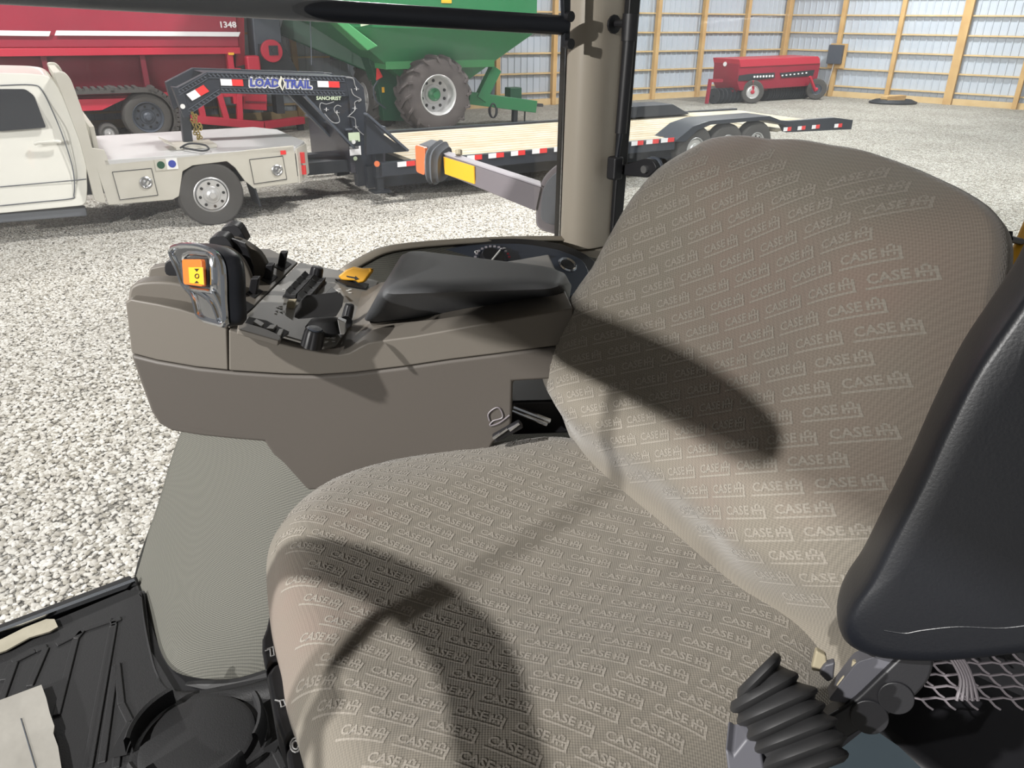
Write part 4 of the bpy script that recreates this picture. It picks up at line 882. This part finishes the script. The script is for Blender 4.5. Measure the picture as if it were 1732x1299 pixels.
# lettering woven in the fabric
WORD = []
vs, fs = textgeo('CASE', .03); WORD.append(([(x*.62, y) for x, y in vs], fs))
def rect(x0, y0, x1, y1): return ([(x0, y0), (x1, y0), (x1, y1), (x0, y1)], [(0, 1, 2, 3)])
WORD += [rect(.68, 0, .73, .85), rect(.92, -.3, .97, .85), rect(.73, .35, .92, .55), rect(.76, 0, .80, .3), rect(.85, 0, .89, .3), rect(.76, .6, .80, 1.), rect(.85, .6, .89, 1.), rect(.79, .95, .86, 1.15)]
for k in range(8): WORD.append(rect(-.04+k*.1275, -.48, -.04+(k+1)*.1275, -.26))
def letter_rows(b, S, dirx, diry, test, wlen, pitch, cap, period, shift, mi, n=(40, 40), O=(0, 0)):
    for j in range(-n[1], n[1]):
        for i in range(-n[0], n[0]):
            ox = O[0]+dirx[0]*(i*period+j*shift)+diry[0]*j*pitch; oy = O[1]+dirx[1]*(i*period+j*shift)+diry[1]*j*pitch
            cx_, cy_ = ox+dirx[0]*wlen/2, oy+dirx[1]*wlen/2
            if not (test(ox, oy) and test(ox+dirx[0]*wlen, oy+dirx[1]*wlen) and test(cx_, cy_)): continue
            for vs, fs in WORD:
                b.add([S(ox+dirx[0]*wlen*x+diry[0]*cap*y, oy+dirx[1]*wlen*x+diry[1]*cap*y) for x, y in vs], fs, mi)
a = H(1000, 950, SC.z)-SC; c = H(1100, 974, SC.z)-SC
dx = Vector(((c-a).dot(SL), (c-a).dot(SF))).normalized(); dy = Vector((-dx.y, dx.x))
up_ = H(1000, 900, SC.z)-SC-a
if Vector((up_.dot(SL), up_.dot(SF))).dot(dy) < 0: dy = -dy
def ctest(l, f):
    x, y = l-CL, f-CF; return sqrt(x*x+y*y) < RC(atan2(y, x))*.975 and f > -.02
letter_rows(bc, lambda l, f: SC+SL*l+SF*f+ZZ*(csurf(l, f)+.0005), (dx.x, dx.y), (dy.x, dy.y), ctest, .05, .0225, .0095, .0585, .017, 1, (16, 30))
bc.build('cushion', [M['fabric'], M['fabtext']], seat, ang=180)
# backrest
TAU = radians(15); BU = (ZZ*cos(TAU)-SF*sin(TAU)).normalized(); BN = (SF*cos(TAU)+ZZ*sin(TAU)).normalized(); BC = SC+SF*.0+ZZ*.0
def bpix(px, py, o=0.): return PL(px, py, BC+BN*o, BN)
bpx = [(965, 800), (945, 755), (925, 700), (908, 650), (903, 610), (912, 570), (935, 530), (962, 490), (1000, 435), (1035, 370), (1075, 305), (1110, 265), (1150, 243), (1190, 236), (1300, 236), (1400, 245), (1500, 268), (1580, 300), (1650, 335), (1685, 360), (1698, 385), (1701, 420), (1692, 480), (1670, 580), (1640, 680), (1600, 780), (1540, 930), (1490, 1050), (1450, 1120), (1380, 1180), (1250, 1130), (1110, 1000), (1010, 870)]
BCU = .22
pts = []
for q in bpx:
    p = bpix(*q, .012 if q[0] < 1180 else (-.01 if q[0] < 1560 else -.03))-BC; pts.append((p.dot(SL), p.dot(BU)-BCU))
cxm = .0
RB = polar(pts, sm=3)
def bw(s): return .05-.062*max(0, (s-.6)/.4)**2.6
def bsurf(l, u):
    x, y = l, u-BCU; t = atan2(y, x); r = sqrt(x*x+y*y); s = min(r/RB(t), 1)
    q_ = min(max(u/.08, 0), 1); q_ = .45+.55*q_*q_*(3-2*q_)
    return -.02*(1-q_)+q_*bw(s)+q_*.018*math.exp(-((u-.12)/.09)**2)*(1-s**4)-.012*math.exp(-(l/.1)**2)*(1-s**4)+.012*math.exp(-((abs(l)-.17)/.05)**2)*(1-s**4)
rings = []
for s in list(np.linspace(.02, .6, 36))+list(np.linspace(.612, 1, 40)):
    rings.append([BC+SL*(RB(t)*s*cos(t))+BU*(BCU+RB(t)*s*sin(t))+BN*bsurf(RB(t)*s*cos(t), BCU+RB(t)*s*sin(t)) for t in np.linspace(0, 2*pi, NT+1)[:-1]])
for s, z in ((1.0, -.035), (.98, -.06), (.93, -.075), (.6, -.09)):
    rings.append([BC+SL*(RB(t)*s*cos(t))+BU*(BCU+RB(t)*s*sin(t))+BN*z for t in np.linspace(0, 2*pi, NT+1)[:-1]])
bb = B(); bb.loft(rings)
a = bpix(1100, 520)-BC; c = bpix(1200, 486)-BC
dx = Vector(((c-a).dot(SL), (c-a).dot(BU))).normalized(); dy = Vector((-dx.y, dx.x))
def btest(l, u):
    x, y = l, u-BCU; return sqrt(x*x+y*y) < RB(atan2(y, x))*.96 and u > .015
letter_rows(bb, lambda l, u: BC+SL*l+BU*u+BN*(bsurf(l, u)+.0005), (dx.x, dx.y), (dy.x, dy.y), btest, .05, .0225, .0095, .0585, -.02, 1, (16, 34))
bb.build('backrest', [M['fabric'], M['fabtext2']], seat, ang=180)
# seat base and side controls
rings = [[SC+SL*(CL+RC(t)*s*cos(t))+SF*(CF+RC(t)*s*sin(t))+ZZ*z for t in np.linspace(0, 2*pi, 65)[:-1]] for s, z in ((.93, -.11), (.95, -.13), (.9, -.18), (.8, -.2))]
B().loft(rings).build('seat_pan', M['black'], seat)
B().loft([[SC+SL*(CL+r*cos(t))+SF*(CF+.02+r*.9*sin(t))+ZZ*z for t in np.linspace(0, 2*pi, 41)[:-1]] for r, z in ((.2, -.19), (.17, -.3), (.2, -.38), (.17, -.455))]).build('suspension_boot', M['blacksoft'], seat)
def cpan(pts, z, nm, m, th=.05):
    return B().prism([H(x, y, z) for x, y in pts], -ZZ*th).build(nm, m, seat, bevel=.006, seg=3)
zc = SC.z-.075
cpan([(457, 1030), (470, 1075), (480, 1112), (460, 1118), (449, 1134), (443, 1100), (443, 1080), (450, 1062)], zc, 'front_lever', M['black'])
cpan([(482, 1116), (505, 1180), (520, 1235), (498, 1240), (480, 1262), (462, 1210), (450, 1140), (462, 1122)], zc, 'front_lever', M['black'])
cpan([(521, 1238), (540, 1300), (560, 1360), (500, 1360), (482, 1270), (500, 1245)], zc, 'front_lever', M['black'])
def gl(strokes, r=.0009):
    b = B()
    for pts in strokes: b.tube([H(x, y, zc+.0012) for x, y in pts], r, 4)
    b.build('lever_icon', M['ghost'], seat)
gl([[(452, 1098), (462, 1094), (464, 1108), (458, 1110), (457, 1098), (448, 1101)]])
gl([[(470, 1186), (480, 1184), (483, 1193), (476, 1196), (474, 1186), (465, 1184)]])
gl([[(500+9*k*cos(t), 1260+12*k*sin(t)) for k in (1, .6) for t in np.linspace(0, 2*pi, 13)]])
# raised armrest at the right
ar_n = Vector((-.35, -.93, .12)).normalized(); ar_o = P(1560, 900, .60)
def arp(px, py, o=0.): return PL(px, py, ar_o+ar_n*o, ar_n)
ao = [(1800, 330), (1745, 430), (1700, 500), (1640, 590), (1590, 690), (1545, 790), (1500, 880), (1460, 960), (1430, 1005), (1416, 1040), (1422, 1070), (1450, 1088), (1490, 1098), (1560, 1102), (1650, 1096), (1760, 1082), (1900, 1070), (2000, 900), (2000, 500), (1900, 330)]
bo = [arp(*q) for q in ao]; cen = sum(bo, Vector((0, 0, 0)))/len(bo)
def aring(k, o): return smooth_path([cen+(p-cen)*k+ar_n*o for p in bo], 4, True)
def aring2(d, o):
    out = []
    n = len(bo)
    for i, p in enumerate(bo):
        e = (bo[(i+1) % n]-bo[i-1]).normalized(); nn = ar_n.cross(e); nn = nn if nn.dot(cen-p) > 0 else -nn
        out.append(p+nn*d+ar_n*o)
    return smooth_path(out, 4, True)
bq = B(); bq.loft([aring(.93, -.036), aring(.97, -.032), aring(.992, -.022), aring(1, -.012), aring(.993, .002), aring(.975, .014), aring(.95, .022), aring(.91, .027), aring(.84, .029), aring(.5, .029), aring(.1, .029)])
bq.build('raised_armrest', M['vinyl'], seat, ang=60)
b = B(); pts_ = [arp(*q, .0285) for q in [(1495, 1066), (1530, 1071), (1560, 1066), (1620, 1060), (1700, 1062), (1780, 1050)]]
b.tube(smooth_path(pts_, 5), .0009, 6); b.build('armrest_piping', M['vinyl'], bpy.data.objects['raised_armrest'])
# pivot bracket
bk_n = Vector((-.3, -.9, .3)).normalized(); bk_o = P(1480, 1170, .64)
def bkp(px, py, o=0.): return PL(px, py, bk_o+bk_n*o, bk_n)
B().prism(roundpoly([bkp(*q) for q in [(1535, 1098), (1570, 1092), (1582, 1115), (1575, 1150), (1540, 1190), (1440, 1245), (1380, 1290), (1350, 1270), (1390, 1215), (1440, 1190)]], .015, 4), -bk_n*.02).build('pivot_plate', M['black'], seat, bevel=.003)
B().prism(roundpoly([bkp(*q, -.005) for q in [(1450, 1120), (1500, 1105), (1535, 1098), (1448, 1192), (1400, 1185)]], .004, 3), -bk_n*.02).build('pivot_arm', M['bracket'], seat, bevel=.003)
for c, r in (((1470, 1212), .015), ((1515, 1180), .014)): B().disc(bkp(*c, .0002), bk_n, r, .002, 28).build('pivot_cover', M['black'], seat, bevel=.001)
B().prism([bkp(*q, -.02) for q in [(1380, 1100), (1398, 1110), (1400, 1128), (1388, 1138), (1372, 1135)]], -bk_n*.01).build('tab', M['beige'], seat, bevel=.002)
B().prism([bkp(*q, -.015) for q in [(1395, 1125), (1413, 1120), (1410, 1150), (1400, 1155), (1385, 1140)]], -bk_n*.01).build('clip', M['bracket'], seat, bevel=.002)
B().tube(smooth_path([bkp(1420, 1162, -.01), bkp(1430, 1148, -.01), bkp(1442, 1142, -.01), bkp(1448, 1118, -.01)], 4), .003, 8).build('cable', M['beige'], seat)
# bellows
ribsp = [((1246, 1180), (1322, 1105), 12), ((1234, 1200), (1352, 1135), 13), ((1245, 1222), (1385, 1160), 14), ((1262, 1247), (1398, 1185), 14), ((1275, 1268), (1420, 1212), 14), ((1290, 1294), (1436, 1240), 14), ((1296, 1322), (1440, 1270), 15)]
rings = []
bz = .585
for k, (a_, c_, r) in enumerate(ribsp):
    a3, c3 = P(*a_, bz-.004*k), P(*c_, bz-.004*k); m3 = (a3+c3)/2; hx = (c3-a3)/2; dn_ = ray(*a_).normalized()
    hz = dn_*.055
    cc = m3+hz*.6
    def ring(sc1, sh):
        return [cc+hx*sc1*math.copysign(abs(cos(t))**.7, cos(t))+hz*sc1*math.copysign(abs(sin(t))**.7, sin(t))+sh for t in np.linspace(0, 2*pi, 41)[:-1]]
    nx = ((P(*ribsp[min(k+1, 6)][0], bz)+P(*ribsp[min(k+1, 6)][1], bz))-(P(*ribsp[max(k-1, 0)][0], bz)+P(*ribsp[max(k-1, 0)][1], bz))).normalized()
    rings += [ring(.86, -nx*.0048), ring(.97, -nx*.001), ring(1., nx*.0015), ring(.97, nx*.0038), ring(.86, nx*.006)]
B().loft(rings).build('bellows', M['blacksoft'], seat, ang=50)
B().prism([P(*q, .6) for q in [(1226, 1268), (1240, 1278), (1262, 1250), (1285, 1255), (1300, 1340), (1235, 1340)]], Vector((0.01, .03, 0))).build('boot_bracket', M['bracket'], seat, bevel=.003)
# metal panel, net and dark box on the right
B().prism([H(x, y, 1.72) for x, y in [(1380, 1300), (1470, 1228), (1520, 1262), (1580, 1320), (1400, 1360)]], -ZZ*.02).build('side_plate', M['bluegrey'], label='blue-grey metal plate below the seat pivot at the bottom edge', cat='plate')
B().box(Vector((.78, .75, 1.55)), (.5, .6, .2), (Vector((.8, .6, 0)), Vector((-.6, .8, 0)), ZZ)).build('storage_box', M['black'], bevel=.02, label='black storage bin low on the right beneath the net', cat='bin')
B().prism([Vector((x, y, FL)) for x, y in ((.45, 1.0), (1.25, .35), (1.3, .45), (.5, 1.15))], ZZ*.75).build('trim_7', M['black'], kind='structure')
b = B(); nn_ = lambda x, y: P(x, y, .95)
for k in range(7):
    for j in range(5):
        x = 1545+k*38+(19 if j % 2 else 0); y = 1100+j*20
        b.tube([nn_(x, y), nn_(x+14, y+3), nn_(x+24, y+14), nn_(x+19+14, y+20)], .0016, 5); b.tube([nn_(x+14, y+3), nn_(x+38, y)], .0016, 5)
b.build('storage_net', M['armgrey'], label='grey elastic cargo net below the raised armrest', cat='net', kind='stuff')
b = B()
for k in range(5): b.tube(smooth_path([nn_(1596+k*4, 1098), nn_(1612+k*5, 1120), nn_(1625+k*5, 1150), nn_(1618+k*9, 1185)], 4), .0022, 6)
b.build('cord_bundle', M['armgrey'], label='loose bundle of grey elastic cords in the cargo net', cat='cord')
# ================================================================ CONSOLE
KO = Vector((.003, .975, 0)); KD = Vector((.996, .087, 0)).normalized(); KA = Vector((-.087, .996, 0)).normalized()
def kp(px, py, o=0.): return PL(px, py, KO+KA*o, KA)
con = thing('armrest_console', kp(600, 800), 'taupe armrest console with levers, switches and black pad beside the seat', 'control console')
KW = .265
seam = [(210, 610), (260, 617), (330, 624), (400, 629), (480, 634), (540, 635), (600, 631), (680, 621), (760, 609), (840, 599), (908, 590)]
low = [(210, 611), (260, 618), (330, 625), (400, 630), (480, 635), (540, 636), (600, 632), (680, 622), (760, 610), (840, 600), (960, 584), (965, 640), (868, 646), (866, 718), (835, 750), (790, 830), (520, 830), (480, 785), (462, 770), (447, 748), (400, 745), (340, 742), (285, 738), (262, 728), (248, 710), (240, 690), (228, 660)]
def shell(pts, name, m, w=KW, taper=True, bev=.012, lab=None, par=None, o0=0., seg=4):
    P0 = [kp(x, y) for x, y in pts]
    xm = kp(215, 600).dot(KD)
    b = B(); n = len(P0)
    def tf(p, a):
        s = p.dot(KD)-xm
        k = .10*max(0, 1-s/.16)**2 if taper else 0
        inset = k*(1 if a < .5 else -1)*.35
        return p+KA*(o0+a*w+inset*.6)
    vs = [tf(p, 0) for p in P0]+[tf(p, 1) for p in P0]
    b.add(vs, [tuple(range(n))[::-1], tuple(range(n, 2*n))]+[(i, (i+1) % n, (i+1) % n+n, i+n) for i in range(n)])
    return b.build(name, m, par or con, bevel=bev, seg=seg, label=lab)
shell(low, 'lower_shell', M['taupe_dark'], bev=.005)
upF = [(202, 520), (212, 514), (232, 516), (262, 519), (300, 525), (335, 534), (360, 545), (384, 557), (386, 627)]+[(330, 623.5), (260, 616.5), (212, 609)]
upR = [(386.5, 558), (430, 571), (500, 588), (545, 597), (572, 600), (590, 597), (610, 586), (622, 580), (640, 577), (700, 569), (800, 551), (900, 534), (970, 522), (968, 582), (910, 589), (840, 598.5), (760, 608.5), (680, 620.5), (600, 630), (540, 634), (480, 633), (400, 628), (387, 627)]
shell(upF, 'upper_shell', M['taupe'], bev=.0025)
shell(upR, 'upper_shell', M['taupe'], taper=False, bev=.0025)
# black lap at the armrest rear bracket seen through the gap
B().box(kp(905, 660, .19), (.1, .2, .06), (KD, KA, ZZ)).build('rear_mount', M['black'], con, bevel=.005)
B().tube([kp(868, 688, .05), kp(930, 712, .05)], .004, 8).build('slide_rod', M['chrome'], con)
B().tube([kp(866, 694, .04), kp(925, 718, .04)], .003, 8).build('slide_rod', M['chrome'], con)
B().beam(kp(835, 742, -.01), kp(882, 716, -.01), .012, .012).build('belt_buckle', M['black'], con, bevel=.003)
b = B(); b.beam(kp(834, 742, -.02), kp(858, 725, -.02), .003, .003); b.beam(kp(862, 728, -.02), kp(878, 716, -.02), .003, .003); b.build('buckle_edge', M['chrome'], con)
b = B(); o_ = [kp(*q, -.0015) for q in [(828, 712), (826, 700), (838, 690), (846, 692), (850, 706), (834, 712), (829, 720), (845, 715), (862, 702)]]
b.tube(smooth_path(o_, 4), .0011, 5); b.build('worn_emblem', M['armgrey'], con)
# deck plane
dk0 = kp(400, 561); dk1 = kp(560, 599); dkn = (dk1-dk0).cross(KA).normalized(); dkn = dkn if dkn.z > 0 else -dkn
dkx = (dk1-dk0).normalized()
def dk(px, py, h=0.): return PL(px, py, dk0+dkn*h, dkn)
panel = roundpoly([dk(*q, .0) for q in [(404, 549), (418, 551), (470, 570), (545, 592), (568, 588), (578, 575), (640, 480), (575, 462), (506, 448)]], .004, 2)
B().prism(panel, dkn*.005).build('switch_panel', M['panel'], con, bevel=.0015)
front = [dk(*q, .0) for q in [(388, 556), (402, 549), (503, 448), (478, 437), (455, 425), (400, 425), (330, 500)]]
B().prism(front, dkn*.005).build('lever_deck', M['taupe'], con, bevel=.0015)
# humps beside the lever slots
def hump(px, a0_, w_, name='slot_fairing'):
    B().prism(smooth_path([kp(x, y, a0_) for x, y in px[:-1]], 4)+[kp(*px[-1], a0_)], KA*w_).build(name, M['taupe'], con, bevel=.004, seg=3)
hump([(215, 520), (218, 492), (226, 482), (245, 477), (285, 477), (325, 486), (360, 505), (392, 545), (300, 560)], .035, .028)
hump([(250, 520), (251, 462), (262, 452), (300, 448), (345, 456), (380, 475), (410, 520), (360, 540)], .1, .02)
hump([(330, 500), (350, 425), (375, 418), (395, 425), (415, 445), (428, 478), (430, 500), (360, 520)], .165, .012)
hump([(350, 480), (372, 410), (392, 404), (412, 410), (440, 430), (456, 460), (460, 475), (380, 500)], .215, .018)
# chrome faced multifunction handle
hb_n = Vector((-.72, -.62, .22)).normalized(); ho = P(345, 480, .93)
def hp(px, py, o=0.): return PL(px, py, ho+hb_n*o, hb_n)
ho_l = [(294, 424), (300, 416), (318, 413), (345, 415), (368, 424), (382, 440), (387, 470), (388, 510), (390, 540), (388, 552), (376, 550), (346, 540), (338, 520), (332, 500), (316, 482), (306, 455), (297, 436)]
fo = smooth_path([hp(*q) for q in ho_l], 3, True)
cf = sum(fo, Vector())/len(fo)
bk = Vector((.021, .012, -.001))
mh = B().loft([[cf+(p-cf)*.96 for p in fo], fo, [p+bk*.25 for p in fo], [cf+(p-cf)*1.0+bk*.6 for p in fo], [cf+(p-cf)*.93+bk*.85 for p in fo], [cf+(p-cf)*.75+bk for p in fo]]).build('drive_handle', M['vinyl'], con, ang=50)
B().prism([cf+(p-cf)*.985+hb_n*.001 for p in fo], hb_n*.003).build('chrome_face', M['chrome'], mh, bevel=.003, seg=3)
b = B(); b.tube([cf+(p-cf)*.96+hb_n*.005 for p in fo], .0035, 8, closed=True)
b.tube(smooth_path([hp(*q, .005) for q in [(312, 432), (345, 430), (358, 438), (360, 488), (350, 492), (318, 486), (312, 470)]], 3, True), .003, 8, closed=True)
b.tube(smooth_path([hp(*q, .004) for q in [(360, 490), (370, 505), (380, 530), (384, 548)]], 4), .003, 8); b.tube(smooth_path([hp(*q, .004) for q in [(322, 488), (345, 500), (360, 515), (370, 540)]], 4), .003, 8)
b.build('chrome_bezel', M['chrome'], mh)
B().prism(roundpoly([hp(*q, .003) for q in [(313, 437), (354, 437), (355, 487), (318, 484)]], .003, 3), hb_n*.003).build('rocker_surround', M['recess'], mh)
rk_ = B().prism(roundpoly([hp(*q, .004) for q in [(317, 439), (350, 439), (352, 485), (320, 481)]], .004, 3), hb_n*.007).build('rocker_switch', M['orange'], mh, bevel=.002, seg=3)
B().prism([hp(*q, .0112) for q in [(320, 452), (344, 452), (346, 482), (322, 479)]], hb_n*.0012).build('rocker_inlay', M['yellow'], mh, bevel=.0005)
b = B(); b.tube([hp(333+3.2*cos(t), 467+3.6*sin(t), .013) for t in np.linspace(0, 2*pi, 13)[:-1]], .0006, 5, closed=True)
for yy, hh in ((457, 5), (477, 4)): b.prism([hp(329, yy-hh/2, .0125), hp(337, yy-hh/2, .0125), hp(333, yy+hh/2, .0125)] if yy < 460 else [hp(329, yy+hh/2, .0125), hp(337, yy+hh/2, .0125), hp(333, yy-hh/2, .0125)], hb_n*.0005)
b.build('rocker_icon', M['black'], mh)
# ribbed lever tips
def tip(px, py, o, w_, h_, name='hydraulic_lever'):
    c = kp(px, py, o); b = B()
    b.prism(smooth_path([c+KD*x+ZZ*z for x, z in ((-w_/2, -.3*h_), (-w_*.45, .3*h_), (-.1*w_, .5*h_), (.3*w_, .4*h_), (.5*w_, -.1*h_), (.55*w_, -.5*h_), (.0, -.4*h_))], 3, True), KA*.03)
    for k in range(4): b.box(c+KD*(-.38*w_+k*.24*w_)+ZZ*(.5*h_-.004*abs(k-1.3))+KA*.015, (.003, .03, .003), (KD, KA, ZZ))
    b.build(name, M['black'], con, bevel=.003)
tip(393, 396, .235, .034, .028); tip(372, 410, .18, .03, .02); tip(298, 455, .08, .03, .026)
B().prism([kp(x, y, .19) for x, y in [(375, 408), (392, 404), (414, 412), (428, 450), (428, 475), (400, 480), (378, 440)]], KA*.006).build('slot_interior', M['black'], con)  # black sheet filling the dark inside of the lever slot
# square recesses with small upright switches
for (x, y, full) in ((427, 487, 1), (452, 463, 1), (475, 441, 1), (413, 512, 0)):
    c = dk(x, y+7, .005); ey = (dk(x+16, y-6, .005)-dk(x, y+7, .005)).normalized(); ex = dkn.cross(ey)
    q = [dk(x-12, y+10, .0052), dk(x+3, y+18, .0052), dk(x+18, y+6, .0052), dk(x+4, y-2, .0052)]
    rc_ = B().prism(q, dkn*.0008).build('switch_recess', M['recess'], con)
    if full:
        c = dk(x+1, y+9, .004)
        B().box(c+dkn*.013, (.012, .014, .026), (KD, KA, dkn)).build('timer_switch', M['black'], rc_, bevel=.002)
# rocker block 4 x 2
p00, p10, p01 = dk(480, 501, .006), dk(520, 514, .006), dk(514, 466, .006)
ex = (p10-p00)/2; ey = (p01-p00)/4
B().prism([p00-ex*.05-ey*.1, p00+ex*2.05-ey*.1, p00+ex*2.05+ey*4.1, p00-ex*.05+ey*4.1], dkn*.003, off=-dkn*.002).build('rocker_tray', M['recess'], con)
for j in range(4):
    for i in range(2):
        c = p00+ex*(i+.5)+ey*(j+.5)
        a_ = ex*.47; b_ = ey*.44
        vs = [c-a_-b_, c+a_-b_, c+a_+b_, c-a_+b_, c-a_-b_+dkn*.010, c-b_+dkn*.005, c+a_-b_+dkn*.010, c+a_+b_+dkn*.010, c+b_+dkn*.005, c-a_+b_+dkn*.010]
        B().add(vs, [(0, 3, 2, 1), (4, 5, 8, 9), (5, 6, 7, 8), (0, 1, 6, 5, 4), (3, 9, 8, 7, 2), (0, 4, 9, 3), (1, 2, 7, 6)]).build('rocker_switch', M['blacksoft'], con, bevel=.001)
def knob(px, py, r, h, nm='rotary_knob', tilt=None, m='black', cap=None):
    c = dk(px, py, .005); b = B(); ax = dkn if tilt is None else tilt
    x = ax.orthogonal().normalized(); y = ax.cross(x); n = 48
    rings = []
    for rr, hh in ((r*1.02, 0), (r, h*.1), (r*.92, h*.8), (r*.8, h*.95), (r*.4, h)):
        rings.append([c+ax*hh+(x*cos(2*pi*j/n)+y*sin(2*pi*j/n))*rr*(1-(.08 if (j % 6) < 2 and hh < h*.9 else 0)) for j in range(n)])
    b.loft(rings); k = b.build(nm, M[m], con, ang=50)
    if cap: B().lathe([(.0, h*1.04), (r*.6, h*1.02), (r*.82, h*.9)], c, ax, 24).build('knob_cap', M[cap], k)
    return k
knob(527, 585, .0145, .026, cap='chrome' if False else 'machgrey')
knob(533, 472, .011, .022)
kst = knob(585, 545, .008, .03)
B().tube([dk(585, 545, .03), dk(585, 545, .052)], [.0085, .0085], 20).build('lever_knob', M['black'], con, bevel=.002)
# joystick / hand lever
jl = [dk(498, 548, .02), dk(506, 532, .022), dk(560, 528, .03), dk(576, 540, .03), dk(574, 552, .026), dk(505, 556, .018)]
B().prism([P(497, 524, .965), P(506, 515, .97), P(545, 513, .985), P(566, 511, .99), P(573, 520, .985), P(570, 536, .97), P(545, 537, .96), P(505, 541, .945), P(496, 537, .945)], Vector((.004, .022, .006))).build('hand_throttle', M['blacksoft'], con, bevel=.003, seg=3)
B().loft([[dk(545, 560, .004)+(KD*cos(t)*.028+KA*sin(t)*.02)*k+dkn*h for t in np.linspace(0, 2*pi, 25)[:-1]] for k, h in ((1.1, 0), (.9, .008), (.7, .018), (.4, .022))]).build('throttle_boot', M['blacksoft'], con)
B().prism([dk(545, 512, .006), dk(558, 498, .006), dk(570, 508, .006)], dkn*.014).build('pointer_knob', M['black'], con, bevel=.002)
B().prism([P(570, 540, .965), P(584, 545, .965), P(583, 566, .955), P(575, 566, .955)], Vector((0, .01, 0))).build('metal_link', M['steel'], con, bevel=.001)
# pocket with slides
B().prism([dk(*q, .0055) for q in [(410, 553), (421, 537), (450, 543), (474, 555), (489, 562), (478, 572), (473, 577)]], dkn*.001).build('pocket_recess', M['recess'], con)
for q in ([(427, 548), (433, 543), (447, 551), (441, 557)], [(448, 560), (456, 553), (469, 553), (462, 561)], [(466, 570), (471, 560), (480, 560), (474, 573)]):
    B().prism([dk(*a, .007) for a in q], dkn*.004).build('pocket_slider', M['panel'], con, bevel=.001)
B().prism(smooth_path([dk(*q, .004) for q in [(402, 552), (440, 562), (470, 575), (474, 582)]], 3)+[dk(470, 586, .004), dk(400, 566, .004)], dkn*.008).build('pocket_lip', M['taupe'], con, bevel=.002)
B().box(dk(493, 514, .01), (.012, .012, .012), (KD, KA, dkn)).build('push_button', M['beige'], con, bevel=.001)
# yellow lever
yl = [(571, 467), (585, 456), (597, 451), (612, 454), (627, 453), (629, 458), (615, 477), (606, 479), (600, 475), (577, 474)]
yp_n = Vector((-.1, -.95, .3)).normalized(); yo = dk(598, 482, .006)
ylv = B().prism([PL(x, y, yo, yp_n) for x, y in yl], -yp_n*.014).build('safety_lever', M['yellow'], con, bevel=.003, seg=3)
b = B(); Yp = lambda x, y: PL(x, y, yo+yp_n*.001, yp_n)
b.prism([Yp(586, 466), Yp(602, 469), Yp(602, 471.5), Yp(586, 468)], yp_n*.0006); b.prism([Yp(601, 466.5), Yp(607, 471.5), Yp(600, 473.5)], yp_n*.0006)
b.build('arrow', M['black'], ylv)
B().prism([dk(*q, .006) for q in [(567, 474), (585, 484), (618, 490), (624, 482), (600, 476)]], dkn*.002).build('lever_slot', M['recess'], con)
# printed marks on the panel
b = B(); random.seed(7)
for (cx_, cy_, n_, w_) in ((478, 520, 6, 10), (474, 528, 5, 8), (484, 492, 3, 5), (560, 572, 5, 8), (566, 490, 4, 10), (590, 492, 3, 5), (558, 580, 4, 8)):
    for k in range(n_):
        p = dk(cx_+random.uniform(-w_, w_), cy_+random.uniform(-3, 3), .0055)
        b.box(p, (random.uniform(.003, .007), .0014, .0006), (KD, KA, dkn))
b.build('panel_print', M['white'], con)
# armrest pad
zt_, zb_ = 2.172, 2.118
top = [H(640, 494, zt_), H(683, 421, zt_), H(956, 453, zt_), H(948, 484, zt_)]
bot = [H(611, 546, zb_-.006), H(680, 440, zb_), H(968, 476, zb_), H(962, 512, zb_-.004)]
def rp_(pts, r): return roundpoly(pts, r, 6)
def ins(pts, d):
    c = sum(pts, Vector())/4; return [p+(c-p).normalized()*d for p in pts]
mid = [a.lerp(b_, .5) for a, b_ in zip(top, bot)]
rings = [rp_(ins(bot, .012), .02), rp_(bot, .024), rp_([a.lerp(b_, .3)+(a-b_)*0 for a, b_ in zip(bot, top)], .026), rp_([a.lerp(b_, .75) for a, b_ in zip(bot, top)], .026),
         rp_([p-ZZ*.004 for p in ins(top, .002)], .026), rp_(ins(top, .010), .022), rp_([p+ZZ*.003 for p in ins(top, .024)], .02), rp_([p+ZZ*.005 for p in ins(top, .05)], .012)]
rings[0] = [p-ZZ*.004 for p in rings[0]]
B().loft(rings).build('armrest_pad', M['padvinyl'], con, ang=70)
B().loft([rp_([p-ZZ*.03 for p in ins(bot, .02)], .02), rp_([p-ZZ*.004 for p in ins(bot, .008)], .02)]).build('pad_base', M['taupe'], con)
# steering wheel in front of the driver (outside the frame)
sw = thing('steering_wheel', Vector((-.72, .08, 1.5)), 'black steering wheel ahead of the driver seat', 'steering wheel')
swc = Vector((-.525, .230, 2.338)); swn = Vector((.25, .18, .95)).normalized(); x_ = swn.orthogonal().normalized(); y_ = swn.cross(x_)
B().tube([swc+(x_*cos(t)+y_*sin(t))*.21 for t in np.linspace(0, 2*pi, 49)[:-1]], .025, 12, closed=True).build('rim', M['black'], sw)
b = B()
for t in (.3, 3.44): b.beam(swc-swn*.02, swc+(x_*cos(t)+y_*sin(t))*.19, .014, .01, up=swn)
b.build('spoke', M['black'], sw); B().disc(swc-swn*.04, swn, .018, .04).build('hub', M['black'], sw)
B().tube([swc-swn*.03, Vector((-.72, .08, 1.45))], [.012, .03], 12).build('column', M['black'], sw)
